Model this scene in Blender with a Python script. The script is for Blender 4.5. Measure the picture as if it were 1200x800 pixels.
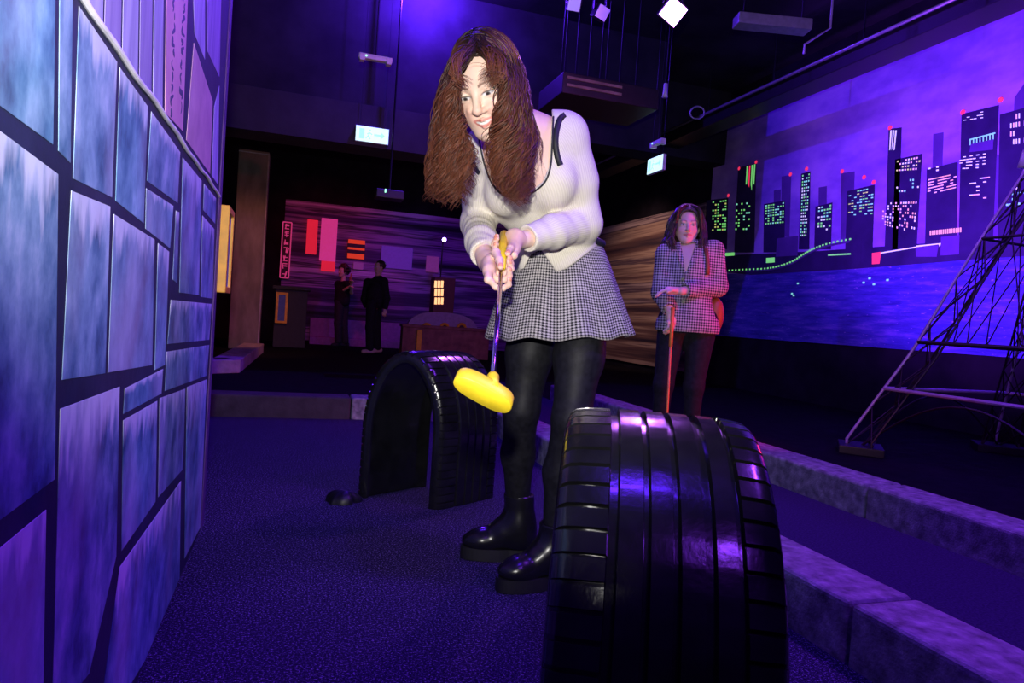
import bpy, bmesh, math, random
import numpy as np
from mathutils import Matrix, Vector
from mathutils.bvhtree import BVHTree

for o in list(bpy.data.objects): bpy.data.objects.remove(o, do_unlink=True)
scene = bpy.context.scene
COL = scene.collection
R = math.radians
rng = np.random.default_rng(7); random.seed(7)

# ------------------------------------------------------------------ camera
FPX, CH = 800.0, 0.82
YAW, PITCH, ROLL = R(17.83), R(1.87), R(4.0)
cF = np.array([math.sin(YAW)*math.cos(PITCH), math.cos(YAW)*math.cos(PITCH), -math.sin(PITCH)])
_r0 = np.array([math.cos(YAW), -math.sin(YAW), 0.0]); _u0 = np.cross(_r0, cF)
cR = _r0*math.cos(ROLL) + _u0*math.sin(ROLL)
cU = _u0*math.cos(ROLL) - _r0*math.sin(ROLL)
EYE = np.array([0, 0, CH])
cam_d = bpy.data.cameras.new('camera'); cam = bpy.data.objects.new('camera', cam_d); COL.objects.link(cam)
cam_d.sensor_width = 36; cam_d.lens = FPX/1200*36; cam_d.clip_start = .02
M = Matrix.Identity(4)
for i in range(3):
    M[i][0] = cR[i]; M[i][1] = cU[i]; M[i][2] = -cF[i]; M[i][3] = EYE[i]
cam.matrix_world = M
scene.camera = cam

def ray(x, y): return cF + cR*(x-600)/FPX + cU*(400-y)/FPX
def P(x, y, d): return EYE + d*ray(x, y)                       # photo pixel at a view depth
def onfloor(x, y, z=0.0):
    v = ray(x, y); return EYE + v*((z-CH)/v[2])
def onx(x, y, X):
    v = ray(x, y); return EYE + v*(X/v[0])
def ony(x, y, Y):
    v = ray(x, y); return EYE + v*(Y/v[1])
def pix(p):
    q = np.asarray(p) - EYE; d = q@cF
    return 600+FPX*(q@cR)/d, 400-FPX*(q@cU)/d, d

# ------------------------------------------------------------------ world, lights, exposure
scene.view_settings.view_transform = 'Standard'; scene.view_settings.look = 'None'
scene.view_settings.exposure = 0.0; scene.view_settings.gamma = 1.0
try: scene.view_settings.use_curve_mapping = False
except Exception: pass
w = bpy.data.worlds.new('world'); scene.world = w; w.use_nodes = True
bg = w.node_tree.nodes['Background']; bg.inputs[0].default_value = (.10, .05, .30, 1); bg.inputs[1].default_value = .012

def look(o, loc, target):
    o.location = loc
    o.rotation_euler = (Vector(target)-Vector(loc)).to_track_quat('-Z', 'Y').to_euler()
def spot(name, loc, target, color, energy, angle=60, blend=.5, radius=.05):
    l = bpy.data.lights.new(name, 'SPOT'); l.color = color; l.energy = energy
    l.spot_size = R(angle); l.spot_blend = blend; l.shadow_soft_size = radius
    o = bpy.data.objects.new(name, l); COL.objects.link(o); look(o, loc, target); return o
def area(name, loc, target, color, energy, sx, sy):
    l = bpy.data.lights.new(name, 'AREA'); l.color = color; l.energy = energy
    l.shape = 'RECTANGLE'; l.size = sx; l.size_y = sy
    o = bpy.data.objects.new(name, l); COL.objects.link(o); look(o, loc, target); return o
def point(name, loc, color, energy, radius=.05):
    l = bpy.data.lights.new(name, 'POINT'); l.color = color; l.energy = energy; l.shadow_soft_size = radius
    o = bpy.data.objects.new(name, l); COL.objects.link(o); o.location = loc; return o

UV_BLUE = (.10, .015, 1.0); VIOLET = (.25, .04, 1.0); RED = (1.0, .02, .03)
# the photographer's flash, just above the lens, aimed a little high
spot('camera_flash', (-.03, .02, 1.02), tuple(P(555, 75, 2.2)), (1.0, .97, .93), 185, 100, .9, .025)
# black-light floods on the ceiling over the course
area('flood_course_near', (.5, .6, 3.9), (.7, 2.0, 0), UV_BLUE, 36, .5, .3)
area('flood_course_far', (.4, 4.0, 4.0), (.6, 3.4, 0), UV_BLUE, 36, .5, .3)
area('flood_kerb', (2.6, 1.0, 3.6), (2.1, 1.7, 0), VIOLET, 95, .4, .3)
area('flood_entrance', (.75, -1.45, 3.7), (1.0, .9, .4), VIOLET, 34, .55, .28)
point('flood_ceiling_glow', (1.30, 7.90, 4.58), UV_BLUE, 420, .03)
# mural wash, red flood by the tower, stage colour at the far end
spot('flood_mural', (3.9, 4.6, 1.15), (6.5, 5.0, 2.45), VIOLET, 1100, 100, .9, .12)
spot('flood_red', (3.75, 2.35, .95), (2.6, 4.6, .95), RED, 150, 75, .5, .06)
spot('flood_red_side', (3.7, 2.9, 1.1), (1.05, 1.15, .5), RED, 22, 34, .5, .06)
spot('flood_red_tower', (3.3, 3.4, .35), (4.5, 3.9, .3), RED, 3, 80, .6, .04)
spot('flood_far_violet', (2.9, 12.0, 3.8), (2.6, 15.5, 1.0), (.3, .05, 1.0), 120, 70, .9, .1)
spot('flood_far_red', (.3, 12.0, 3.6), (.6, 15.5, 1.6), (1.0, .03, .12), 90, 66, .7, .1)
spot('flood_far_side', (4.3, 10.4, 3.7), (6.5, 12.3, 1.6), (.95, .55, .5), 260, 62, .8, .1)
spot('flood_far_pink', (.9, 9.6, 3.4), (-.8, 11.6, 1.2), (1.0, .30, .22), 150, 60, .7, .1)

# ------------------------------------------------------------------ materials
def srgb(r, g, b):
    f = lambda c: (c/255/12.92 if c/255 <= .04045 else ((c/255+.055)/1.055)**2.4)
    return (f(r), f(g), f(b), 1)
class N:
    """small node-graph builder"""
    def __init__(s, name):
        s.m = bpy.data.materials.new(name); s.m.use_nodes = True; s.t = s.m.node_tree
        s.b = s.t.nodes['Principled BSDF']
    def add(s, kind, **kw):
        n = s.t.nodes.new(kind)
        for k, v in kw.items(): setattr(n, k, v)
        return n
    def link(s, a, b): s.t.links.new(a, b)
    def coord(s, out='Object', scale=(1, 1, 1), rot=(0, 0, 0)):
        tc = s.add('ShaderNodeTexCoord'); mp = s.add('ShaderNodeMapping')
        mp.inputs['Scale'].default_value = scale; mp.inputs['Rotation'].default_value = rot
        s.link(tc.outputs[out], mp.inputs['Vector']); return mp.outputs[0]
    def noise(s, vec, scale, detail=4, rough=.55):
        n = s.add('ShaderNodeTexNoise'); n.inputs['Scale'].default_value = scale
        n.inputs['Detail'].default_value = detail; n.inputs['Roughness'].default_value = rough
        s.link(vec, n.inputs['Vector']); return n.outputs['Fac']
    def ramp(s, fac, stops):
        r = s.add('ShaderNodeValToRGB'); e = r.color_ramp.elements
        while len(e) < len(stops): e.new(.5)
        for el, (p, c) in zip(e, stops): el.position = p; el.color = c if len(c) == 4 else (*c, 1)
        s.link(fac, r.inputs[0]); return r.outputs[0]
    def math(s, op, a, b=None):
        n = s.add('ShaderNodeMath', operation=op)
        for i, v in enumerate((a, b)):
            if v is None: continue
            if isinstance(v, (int, float)): n.inputs[i].default_value = v
            else: s.link(v, n.inputs[i])
        return n.outputs[0]
    def mix(s, fac, a, b, blend='MIX'):
        n = s.add('ShaderNodeMix', data_type='RGBA', blend_type=blend)
        for i, v in ((0, fac), (6, a), (7, b)):
            if isinstance(v, (int, float)): n.inputs[i].default_value = v
            elif isinstance(v, tuple): n.inputs[i].default_value = v if len(v) == 4 else (*v, 1)
            else: s.link(v, n.inputs[i])
        return n.outputs[2]
    def base(s, c):
        if isinstance(c, tuple): s.b.inputs['Base Color'].default_value = c if len(c) == 4 else (*c, 1)
        else: s.link(c, s.b.inputs['Base Color'])
        return s
    def set(s, rough=.6, metal=0, spec=.5):
        s.b.inputs['Roughness'].default_value = rough; s.b.inputs['Metallic'].default_value = metal
        s.b.inputs['Specular IOR Level'].default_value = spec; return s
    def bump(s, h, strength=.3, dist=.01):
        b = s.add('ShaderNodeBump'); b.inputs['Strength'].default_value = strength; b.inputs['Distance'].default_value = dist
        s.link(h, b.inputs['Height']); s.link(b.outputs[0], s.b.inputs['Normal']); return s
    def emit(s, c, k):
        if isinstance(c, tuple): s.b.inputs['Emission Color'].default_value = c if len(c) == 4 else (*c, 1)
        else: s.link(c, s.b.inputs['Emission Color'])
        s.b.inputs['Emission Strength'].default_value = k; return s

_mc = {}
def plain(name, c, rough=.6, metal=0, spec=.5, em=0, emc=None):
    if name in _mc: return _mc[name]
    n = N(name); v = n.coord(); f = n.noise(v, 18)
    c = c if len(c) == 4 else (*c, 1)
    lo = tuple(x*.82 for x in c[:3])+(1,); hi = tuple(min(1, x*1.12) for x in c[:3])+(1,)
    n.base(n.ramp(f, [(.3, lo), (.7, hi)])).set(rough, metal, spec)
    if em: n.emit(emc or c, em)
    _mc[name] = n.m; return n.m
def mottled(name, stops, scale, rough=.8, bump=.3, stretch=(1, 1, 1), dist=.01, spec=.4, detail=6):
    n = N(name); v = n.coord(scale=stretch); f = n.noise(v, scale, detail)
    n.base(n.ramp(f, stops)).set(rough, 0, spec).bump(n.noise(v, scale*5, 4), bump, dist)
    return n.m

def carpet():
    n = N('carpet'); v = n.coord()
    f = n.noise(v, 170, 2, .85); g = n.noise(v, 1.7, 3)
    c = n.ramp(f, [(.38, (.004, .003, .012)), (.5, (.018, .014, .046)), (.58, (.055, .045, .11)), (.66, (.36, .32, .48))])
    c = n.mix(n.ramp(g, [(.3, (.0, .0, .0)), (.7, (.5, .5, .5))]), c, n.mix(.55, c, (.02, .015, .05)))
    n.base(c).set(.95, 0, .1).bump(f, .7, .006); return n.m
MAT = {}
MAT['carpet'] = carpet()
MAT['lane'] = mottled('lane_carpet', [(.35, (.022, .016, .05)), (.7, (.05, .035, .10))], 120, .95, .4, dist=.004, spec=.05)
MAT['black_floor'] = mottled('black_floor', [(.35, (.004, .004, .005)), (.7, (.010, .009, .012))], 9, .9, .2, spec=.08)
MAT['ceiling'] = mottled('ceiling_black', [(.35, (.022, .02, .026)), (.7, (.04, .038, .046))], 2, .9, .2, spec=.1)
MAT['dark_wall'] = mottled('dark_wall', [(.3, (.008, .007, .010)), (.7, (.018, .016, .022))], 3, .9, .2, spec=.1)
MAT['beam'] = mottled('beam_grey', [(.3, (.03, .028, .03)), (.7, (.05, .048, .05))], 3, .85, .2)
MAT['concrete'] = mottled('concrete', [(.25, (.07, .075, .08)), (.45, (.17, .18, .19)), (.6, (.26, .27, .28)), (.8, (.44, .45, .46))], 24, .85, .6, dist=.006)
MAT['pillar'] = mottled('pillar_concrete', [(.3, (.16, .13, .09)), (.7, (.33, .27, .20))], 5, .85, .35, stretch=(1, 1, .35))
MAT['rubber'] = None
n = N('tyre_rubber'); v = n.coord(); f = n.noise(v, 14, 5)
n.base(n.ramp(f, [(.3, (.005, .005, .006)), (.75, (.012, .012, .014))])).set(.28, 0, .55)
rr = n.ramp(n.noise(v, 9, 3), [(.3, (.14, .14, .14)), (.75, (.25, .25, .25))]); n.link(rr, n.b.inputs['Roughness'])
n.bump(n.noise(v, 60, 4), .12, .003); MAT['rubber'] = n.m
MAT['metal_dark'] = plain('metal_dark', (.05, .05, .06), .35, .8)
MAT['metal_grey'] = plain('metal_grey', (.45, .45, .5), .4, .6)
MAT['white_plastic'] = plain('white_plastic', (.75, .74, .78), .5)
MAT['black_plastic'] = plain('black_plastic', (.012, .012, .014), .4)
MAT['yellow_paint'] = plain('yellow_paint', (.85, .42, .015), .5)
MAT['yellow_rubber'] = plain('yellow_rubber', (.88, .66, .02), .45)

# ------------------------------------------------------------------ object helpers
def unit(v): v = np.asarray(v, float); return v/np.linalg.norm(v)
def tag(o, label=None, cat=None, group=None, kind=None):
    if label: o['label'] = label
    if cat: o['category'] = cat
    if group: o['group'] = group
    if kind: o['kind'] = kind
    return o
def thing(name, label, cat, loc, group=None):
    o = bpy.data.objects.new(name, None); COL.objects.link(o); o.location = tuple(loc); o.empty_display_size = .1
    return tag(o, label, cat, group)
def mesh(name, V, F, mat, parent=None, smooth=False, col=None, uv=None):
    V = np.asarray(V, float)
    base = np.zeros(3)
    p = parent
    while p is not None: base = base + np.array(p.location); p = p.parent
    org = np.zeros(3)
    if len(V) and parent is None:
        org = np.array([(V[:, 0].min()+V[:, 0].max())/2, (V[:, 1].min()+V[:, 1].max())/2, V[:, 2].min()])
    me = bpy.data.meshes.new(name)
    me.from_pydata((V-base-org).tolist(), [], [tuple(int(i) for i in f) for f in F] if not isinstance(F, np.ndarray) else F.tolist())
    if smooth: me.polygons.foreach_set('use_smooth', np.ones(len(me.polygons), bool))
    if col is not None:
        a = me.color_attributes.new('Col', 'FLOAT_COLOR', 'POINT')
        c4 = np.ones((len(V), 4)); c4[:, :3] = col; a.data.foreach_set('color', c4.ravel())
    if uv is not None:
        l = me.uv_layers.new(name='UVMap'); vi = np.zeros(len(me.loops), int); me.loops.foreach_get('vertex_index', vi)
        l.data.foreach_set('uv', np.asarray(uv)[vi].ravel())
    me.materials.append(mat); me.update()
    o = bpy.data.objects.new(name, me); COL.objects.link(o)
    if parent is not None: o.parent = parent
    else: o.location = tuple(org)
    return o
class MB:
    def __init__(s): s.V = []; s.F = []
    def _add(s, V, F):
        b = len(s.V); s.V += [tuple(map(float, v)) for v in V]; s.F += [tuple(i+b for i in f) for f in F]; return s
    def box(s, lo, hi, bev=0):
        bm = bmesh.new(); lo = np.array(lo, float); hi = np.array(hi, float)
        bmesh.ops.create_cube(bm, size=1, matrix=Matrix.Translation((lo+hi)/2) @ Matrix.Diagonal((*(hi-lo), 1)))
        if bev: bmesh.ops.bevel(bm, geom=bm.edges[:], offset=bev, segments=2, affect='EDGES', profile=.6)
        s._bm(bm); return s
    def obox(s, c, ax, half, bev=0):
        """oriented box: centre, three axis vectors, half sizes"""
        bm = bmesh.new(); m = Matrix.Identity(4)
        for i in range(3):
            a = np.array(ax[i], float); a /= np.linalg.norm(a)
            for j in range(3): m[j][i] = a[j]
        for j in range(3): m[j][3] = c[j]
        bmesh.ops.create_cube(bm, size=1, matrix=Matrix.Diagonal((half[0]*2, half[1]*2, half[2]*2, 1)))
        if bev: bmesh.ops.bevel(bm, geom=bm.edges[:], offset=bev, segments=3, affect='EDGES', profile=.6)
        bm.transform(m); s._bm(bm); return s
    def _bm(s, bm):
        bm.verts.index_update(); s._add([v.co for v in bm.verts], [[v.index for v in f.verts] for f in bm.faces]); bm.free()
    def tube(s, pts, rad, n=10, caps=True):
        V, F = tube_vf(pts, rad, n, caps); return s._add(V, F)
    def prism(s, poly, d):
        """planar polygon (3D points) extruded by vector d"""
        poly = [np.array(p, float) for p in poly]; k = len(poly); d = np.array(d, float)
        V = poly+[p+d for p in poly]
        F = [tuple(range(k)), tuple(range(2*k-1, k-1, -1))]+[(i, i+k, (i+1) % k+k, (i+1) % k) for i in range(k)]
        bm = bmesh.new(); vs = [bm.verts.new(v) for v in V]
        for f in F: bm.faces.new([vs[i] for i in f])
        bmesh.ops.recalc_face_normals(bm, faces=bm.faces[:]); s._bm(bm); return s
    def quad(s, a, b, c, d): return s._add([a, b, c, d], [(0, 1, 2, 3)])
    def obj(s, name, mat, parent=None, smooth=False): return mesh(name, s.V, s.F, mat, parent, smooth)
def tube_vf(pts, rad, n=8, caps=True):
    pts = np.asarray(pts, float); k = len(pts)
    rad = np.full(k, rad) if np.isscalar(rad) else np.asarray(rad, float)
    T = np.gradient(pts, axis=0); T /= np.linalg.norm(T, axis=1)[:, None]+1e-12
    u = np.cross(T[0], [0, 0, 1.]);
    if np.linalg.norm(u) < 1e-3: u = np.cross(T[0], [1., 0, 0])
    u /= np.linalg.norm(u); V = []
    a = np.linspace(0, 2*math.pi, n, endpoint=False)
    for i in range(k):
        u = u-T[i]*(u@T[i]); u /= np.linalg.norm(u); v = np.cross(T[i], u)
        V.append(pts[i]+rad[i]*(np.cos(a)[:, None]*u+np.sin(a)[:, None]*v))
    V = np.concatenate(V); F = []
    for i in range(k-1):
        for j in range(n):
            j2 = (j+1) % n; F.append((i*n+j, i*n+j2, (i+1)*n+j2, (i+1)*n+j))
    if caps: F.append(tuple(range(n-1, -1, -1))); F.append(tuple((k-1)*n+j for j in range(n)))
    return V, F
def struct(mb, name, mat, parent=None, label=None):
    o = mb.obj(name, mat, parent)
    if parent is None: tag(o, label, None, None, 'structure')
    return o
def catmull(pts, n=8):
    p = np.asarray(pts, float); p = np.vstack([2*p[0]-p[1], p, 2*p[-1]-p[-2]]); out = []
    for i in range(1, len(p)-2):
        for t in np.linspace(0, 1, n, endpoint=False):
            out.append(.5*((2*p[i])+(-p[i-1]+p[i+1])*t+(2*p[i-1]-5*p[i]+4*p[i+1]-p[i+2])*t*t+(-p[i-1]+3*p[i]-3*p[i+1]+p[i+2])*t**3))
    out.append(p[-2]); return np.array(out)

# ------------------------------------------------------------------ the room
XW, YB, ZC = 6.5, 15.6, 4.70
WL = -.272
struct(MB().box((-1.6, -1.2, -.1), (1.40, 5.12, 0)), 'floor', MAT['carpet'], label='dark blue-violet speckled carpet of the golf lane')
struct(MB().box((1.40, -1.2, -.1), (2.62, 9.0, 0)), 'floor_lane', MAT['lane'], label='smooth dark strip between the two kerbs')
struct(MB().box((2.62, -1.2, -.1), (XW, 9.0, 0)), 'floor_outer', MAT['black_floor'], label='black floor under the tower')
struct(MB().box((-4.0, 5.12, -.1), (1.40, 9.0, 0)), 'floor_mid', MAT['black_floor'], label='black floor beyond the cross kerb')
struct(MB().box((-4.0, 9.0, -.1), (XW, YB, 0)), 'floor_back', MAT['black_floor'], label='black floor at the far end')
struct(MB().box((-4.0, -1.2, ZC), (XW+.1, YB+.1, ZC+.1)), 'ceiling', MAT['ceiling'], label='black ceiling')
struct(MB().box((XW, -1.2, 0), (XW+.12, YB, ZC)), 'wall_right', MAT['dark_wall'], label='dark right-hand wall carrying the murals')
# far wall: painted street in motion blur
def streak_mat(name, stops, seed, stretch):
    n = N(name); tc = n.add('ShaderNodeTexCoord'); mp = n.add('ShaderNodeMapping')
    mp.inputs['Scale'].default_value = stretch; mp.inputs['Location'].default_value = (seed, seed*1.7, seed*.6)
    n.link(tc.outputs['Object'], mp.inputs['Vector'])
    f = n.noise(mp.outputs[0], 1.0, 5, .62); n.base(n.ramp(f, stops)).set(.7, 0, .3); return n.m
MAT['streak_far'] = streak_mat('street_blur_paint', [(.36, (.008, .006, .02)), (.46, (.08, .04, .18)), (.52, (.36, .2, .55)), (.56, (.03, .02, .06)), (.64, (.65, .42, .85)), (.70, (.10, .05, .16)), (.8, (.7, .5, .6))], 3.1, (.10, .10, 3.0))
MAT['streak_side'] = streak_mat('street_blur_paint_warm', [(.34, (.03, .02, .03)), (.44, (.16, .09, .07)), (.52, (.45, .33, .22)), (.57, (.07, .04, .06)), (.66, (.62, .5, .42)), (.76, (.55, .25, .30))], 9.4, (.08, .075, 3.4))
struct(MB().box((-4.0, YB, 0), (XW, YB+.1, ZC)), 'wall_back', MAT['dark_wall'], label='dark far wall')
m = MB().box((-.3, YB-.032, .05), (6.40, YB-.002, 3.05)); tag(m.obj('blurred_street_mural', MAT['streak_far']), 'violet motion-blur street painting across the far wall', 'mural')
a, b = onx(829, 300, XW)[1], onx(690, 300, XW)[1]
m = MB().box((XW-.032, a+.14, .12), (XW-.002, min(b, YB-.05), 3.0)); tag(m.obj('blurred_street_mural', MAT['streak_side']), 'brown and cream motion-blur painting on the side wall behind the checked-jacket woman', 'mural')
# deep beam across the room
struct(MB().box((-4.0, 8.25, 2.72), (3.2, 8.75, 3.2)), 'trim_1', MAT['beam'], label='grey downstand beam across the ceiling')
struct(MB().box((-4.0, 8.35, 3.2), (4.6, 8.75, ZC)), 'trim_4', MAT['ceiling'], label='black bulkhead above the grey beam')

# ------------------------------------------------------------------ left wall: painted quay of stone blocks
def stone_mat():
    n = N('painted_stone'); v = n.coord(); oi = n.add('ShaderNodeObjectInfo')
    off = n.add('ShaderNodeVectorMath', operation='MULTIPLY_ADD')
    n.link(v, off.inputs[0]); off.inputs[1].default_value = (1, 1.2, .8)
    cmb = n.add('ShaderNodeCombineXYZ'); rnd = n.math('MULTIPLY', oi.outputs['Random'], 37.0); n.link(rnd, cmb.inputs[0]); n.link(rnd, cmb.inputs[2]); n.link(cmb.outputs[0], off.inputs[2])
    f = n.noise(off.outputs[0], 9, 7, .62); g = n.noise(off.outputs[0], 3.2, 3)
    c = n.ramp(f, [(.30, (.03, .08, .15)), (.43, (.13, .27, .38)), (.56, (.30, .48, .58)), (.70, (.58, .72, .80)), (.82, (.8, .86, .9))])
    tint = n.ramp(oi.outputs['Random'], [(0, (.40, .72, .85)), (.35, (.5, .66, .85)), (.7, (.70, .70, .85)), (1, (.45, .78, .85))])
    c = n.mix(.75, c, n.mix(1.0, c, tint, 'MULTIPLY'))
    c = n.mix(n.ramp(g, [(.45, (0, 0, 0)), (.7, (.45, .45, .45))]), c, (.50, .44, .58))
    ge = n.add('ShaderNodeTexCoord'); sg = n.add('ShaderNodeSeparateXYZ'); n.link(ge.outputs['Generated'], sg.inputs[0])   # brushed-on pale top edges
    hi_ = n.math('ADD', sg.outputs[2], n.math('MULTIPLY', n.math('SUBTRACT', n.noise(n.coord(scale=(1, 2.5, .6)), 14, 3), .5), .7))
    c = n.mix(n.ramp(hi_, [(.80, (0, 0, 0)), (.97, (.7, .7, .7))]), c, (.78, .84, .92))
    n.base(c).set(.6, 0, .3).bump(f, .08, .003); return n.m
MAT['stone'] = stone_mat()
MAT['joint'] = mottled('painted_joint', [(.3, (.006, .010, .035)), (.7, (.016, .024, .07))], 8, .7, .1)
YE = 2.60
wl = struct(MB().box((WL-.12, -.6, 0), (WL, YE, 3.4)), 'wall_left', MAT['joint'], label='painted partition of stone blocks close on the left')
stones = [
 [(-90,-90),(66,-90),(62,170),(0,126),(-90,66)], [(70,-90),(86,-90),(82,192),(68,178)],
 [(-90,92),(0,152),(68,203),(64,562),(0,610),(-90,680)], [(-90,712),(0,640),(54,596),(50,830),(-90,930)],
 [(92,6),(137,72),(131,232),(85,210)], [(83,222),(129,241),(123,438),(72,446)],
 [(140,78),(173,124),(168,262),(135,236)], [(133,250),(181,280),(178,428),(126,437)],
 [(177,130),(211,178),(208,238),(172,212)], [(171,220),(203,241),(199,291),(170,268)],
 [(206,246),(210,248),(207,332),(202,328)], [(185,284),(198,294),(193,428),(181,434)],
 [(214,184),(236,211),(233,346),(210,343)], [(239,215),(253,232),(252,262),(238,246)], [(237,252),(251,268),(249,350),(235,348)],
 [(200,351),(248,356),(245,398),(196,403)], [(195,412),(245,404),(242,440),(193,458)],
 [(146,455),(191,432),(189,461),(144,485)], [(70,478),(140,452),(136,652),(104,790),(60,845)],
 [(144,492),(184,469),(182,588),(142,646)], [(187,466),(217,455),(214,550),(185,583)],
 [(219,453),(242,444),(237,612),(216,655)], [(140,664),(212,563),(209,700),(168,806),(112,870)],
]
def wall_piece(px, name, mat, t, shrink=.004, bev=.003):
    pts = [onx(x, y, WL) for x, y in px]
    pts = [np.array([WL, max(-.55, min(YE-.004, p[1])), max(.004, p[2])]) for p in pts]
    c = np.mean(pts, axis=0)
    pts = [p+(c-p)/max(1e-6, np.linalg.norm(c-p))*shrink for p in pts]
    m = MB().prism([p-np.array([.002, 0, 0]) for p in pts], (t+.002, 0, 0))
    bm = bmesh.new(); vs = [bm.verts.new(v) for v in m.V]
    for f in m.F: bm.faces.new([vs[i] for i in f])
    bmesh.ops.bevel(bm, geom=[e for e in bm.edges if all(v.co.x > WL for v in e.verts)], offset=bev, segments=2, affect='EDGES')
    r = MB(); r._bm(bm); return r.obj(name, mat, wl)
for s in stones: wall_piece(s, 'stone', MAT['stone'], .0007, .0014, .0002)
# painted quarter above the quay edge: timber fronts, a pink banner with brush marks
MAT['front_a'] = mottled('painted_timber_a', [(.3, (.22, .18, .42)), (.7, (.42, .36, .62))], 5, .65, .05, stretch=(1, 6, .6))
MAT['front_b'] = mottled('painted_timber_b', [(.3, (.30, .28, .52)), (.7, (.55, .55, .78))], 5, .65, .05, stretch=(1, 6, .6))
MAT['banner_pink'] = mottled('banner_pink', [(.3, (.62, .30, .42)), (.7, (.80, .45, .55))], 6, .65, .05)
MAT['screen_tan'] = mottled('screen_tan', [(.3, (.50, .30, .36)), (.7, (.70, .48, .50))], 9, .65, .05)
MAT['ink'] = plain('brush_ink', (.05, .05, .13), .6)
for k, q in enumerate([[(104,-60),(122,-60),(120,30),(104,8)], [(124,-60),(143,-60),(141,60),(122,34)], [(145,-60),(163,-60),(161,88),(143,64)],
          [(165,-60),(179,-60),(177,112),(163,92)], [(181,-60),(192,-60),(190,128),(179,116)]]):
    wall_piece(q, 'timber_panel', MAT['front_a' if k % 2 else 'front_b'], .0006, .001, .0002)
bn = wall_piece([(195,-60),(222,-60),(214,154),(193,132)], 'banner', MAT['banner_pink'], .0008, .001, .0002)
wall_piece([(225,-40),(240,-40),(240,70),(228,40)], 'timber_panel', MAT['front_b'], .0006, .001, .0002)
wall_piece([(227,50),(249,118),(246,204),(218,164)], 'folding_screen', MAT['screen_tan'], .0008, .001, .0002)
wall_piece([(242,-40),(260,-40),(257,90),(243,60)], 'timber_panel', MAT['front_a'], .0006, .001, .0002)
wall_piece([(251,124),(257,100),(255,216),(248,206)], 'timber_panel', MAT['front_b'], .0006, .001, .0002)
rs = random.Random(4)
for col_x in ((203, 201), (215, 211)):
    y = -14
    while y < 128:
        x = col_x[0]+(col_x[1]-col_x[0])*y/130
        h = rs.uniform(7, 15)
        pts = catmull([np.array(onx(x+rs.uniform(-2, 2), y+h*t, WL))+np.array([.0008, 0, 0]) for t in (0, .3, .65, 1)], 4)
        wd_ = rs.uniform(.004, .007); bo_ = MB().tube(pts, [.001+wd_*math.sin(math.pi*(.1+.8*i_/(len(pts)-1))) for i_ in range(len(pts))], 6).obj('brush_mark', MAT['ink'], wl)
        for v_ in bo_.data.vertices: v_.co.x = WL+.0006+(v_.co.x-WL)*.12-bo_.parent.location.x if False else v_.co.x*.12+(1-.12)*(pts[0][0]-wl.location.x)
        y += h+rs.uniform(2, 5)
zl = 1.178
MAT['edge_white'] = plain('painted_edge_white', (.9, .9, .95), .6)
pts = np.array([[WL+.003, y, zl+.002*math.sin(y*9)+.002*math.sin(y*23)] for y in np.linspace(-.5, YE, 60)])
MB().tube(pts, .0048, 8).obj('quay_edge', MAT['edge_white'], wl)
MAT['wall_end'] = plain('wall_end_violet', (.10, .04, .16), .6)
struct(MB().box((WL-.12, YE, 0), (WL+.004, YE+.07, 3.4), .004), 'trim_2', MAT['wall_end'], label='dark end post of the painted partition')
# yellow framed hole board fixed to the wall end
def framed_board(c, ax, w_, h_, t_, name, label, panel, fw):
    r = thing(name, label, 'sign', np.array(c)-np.array([0, 0, h_/2]))
    x, y = np.array(ax, float), np.cross([0, 0, 1.], ax)
    for s in (-1, 1):
        MB().obox(c+x*s*(w_/2-fw/2), (x, y, (0, 0, 1)), (fw/2, t_/2, h_/2), .004).obj('frame_side', MAT['yellow_paint'], r)
        MB().obox(c+np.array([0, 0, s*(h_/2-fw/2)]), (x, y, (0, 0, 1)), (w_/2-fw, t_/2, fw/2), .004).obj('frame_rail', MAT['yellow_paint'], r)
    MB().obox(c, (x, y, (0, 0, 1)), (w_/2-fw, t_*.3, h_/2-fw), 0).obj('panel', panel, r)
    return r
MAT['blue_panel'] = plain('blue_panel', (.06, .09, .32), .5)
hb = P(262, 294, 2.57); framed_board(np.array([hb[0], YE+.07+.107, hb[2]]), (0, 1, 0), .21, .315, .05, 'hole_board', 'yellow framed board fixed to the end of the stone wall', MAT['blue_panel'], .024)

# ------------------------------------------------------------------ kerbs
def kerb(name, x0, x1, cuts, h, label, axis='y', fixed=None):
    r = thing(name, label, 'kerb', ((x0+x1)/2, cuts[0], 0) if axis == 'y' else (cuts[0], (x0+x1)/2, 0))
    for a, b in zip(cuts[:-1], cuts[1:]):
        lo, hi = ((x0, a+.004, 0), (x1, b-.004, h)) if axis == 'y' else ((a+.004, x0, 0), (b-.004, x1, h))
        bm = bmesh.new(); lo = np.array(lo); hi = np.array(hi)
        bmesh.ops.create_cube(bm, size=1, matrix=Matrix.Translation((lo+hi)/2) @ Matrix.Diagonal((*(hi-lo), 1)))
        bmesh.ops.bevel(bm, geom=[e for e in bm.edges if max(v.co.z for v in e.verts) > h-.01], offset=.016, segments=3, affect='EDGES', profile=.5)
        m = MB(); m._bm(bm); m.obj('kerb_stone', MAT['concrete'], r)
    return r
yj = onfloor(1000, 705, .16)[1]
kerb('concrete_kerb', 1.39, 1.61, [yj-1.9, yj-.95, yj, yj+.93, yj+1.86, yj+2.79, 5.12], .16, 'nearer concrete kerb running past the big tyre with an open joint')
kerb('concrete_kerb', 2.61, 2.84, [-.6, .45, 1.5, 2.52, 3.55, 4.6, 5.65, 6.7], .16, 'farther concrete kerb in front of the lattice tower')
MAT['shaded_kerb'] = mottled('shaded_kerb', [(.3, (.03, .028, .03)), (.7, (.06, .055, .06))], 9, .85, .3)  # shade over the cross kerb put into its colour; its lit end stays concrete
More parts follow.
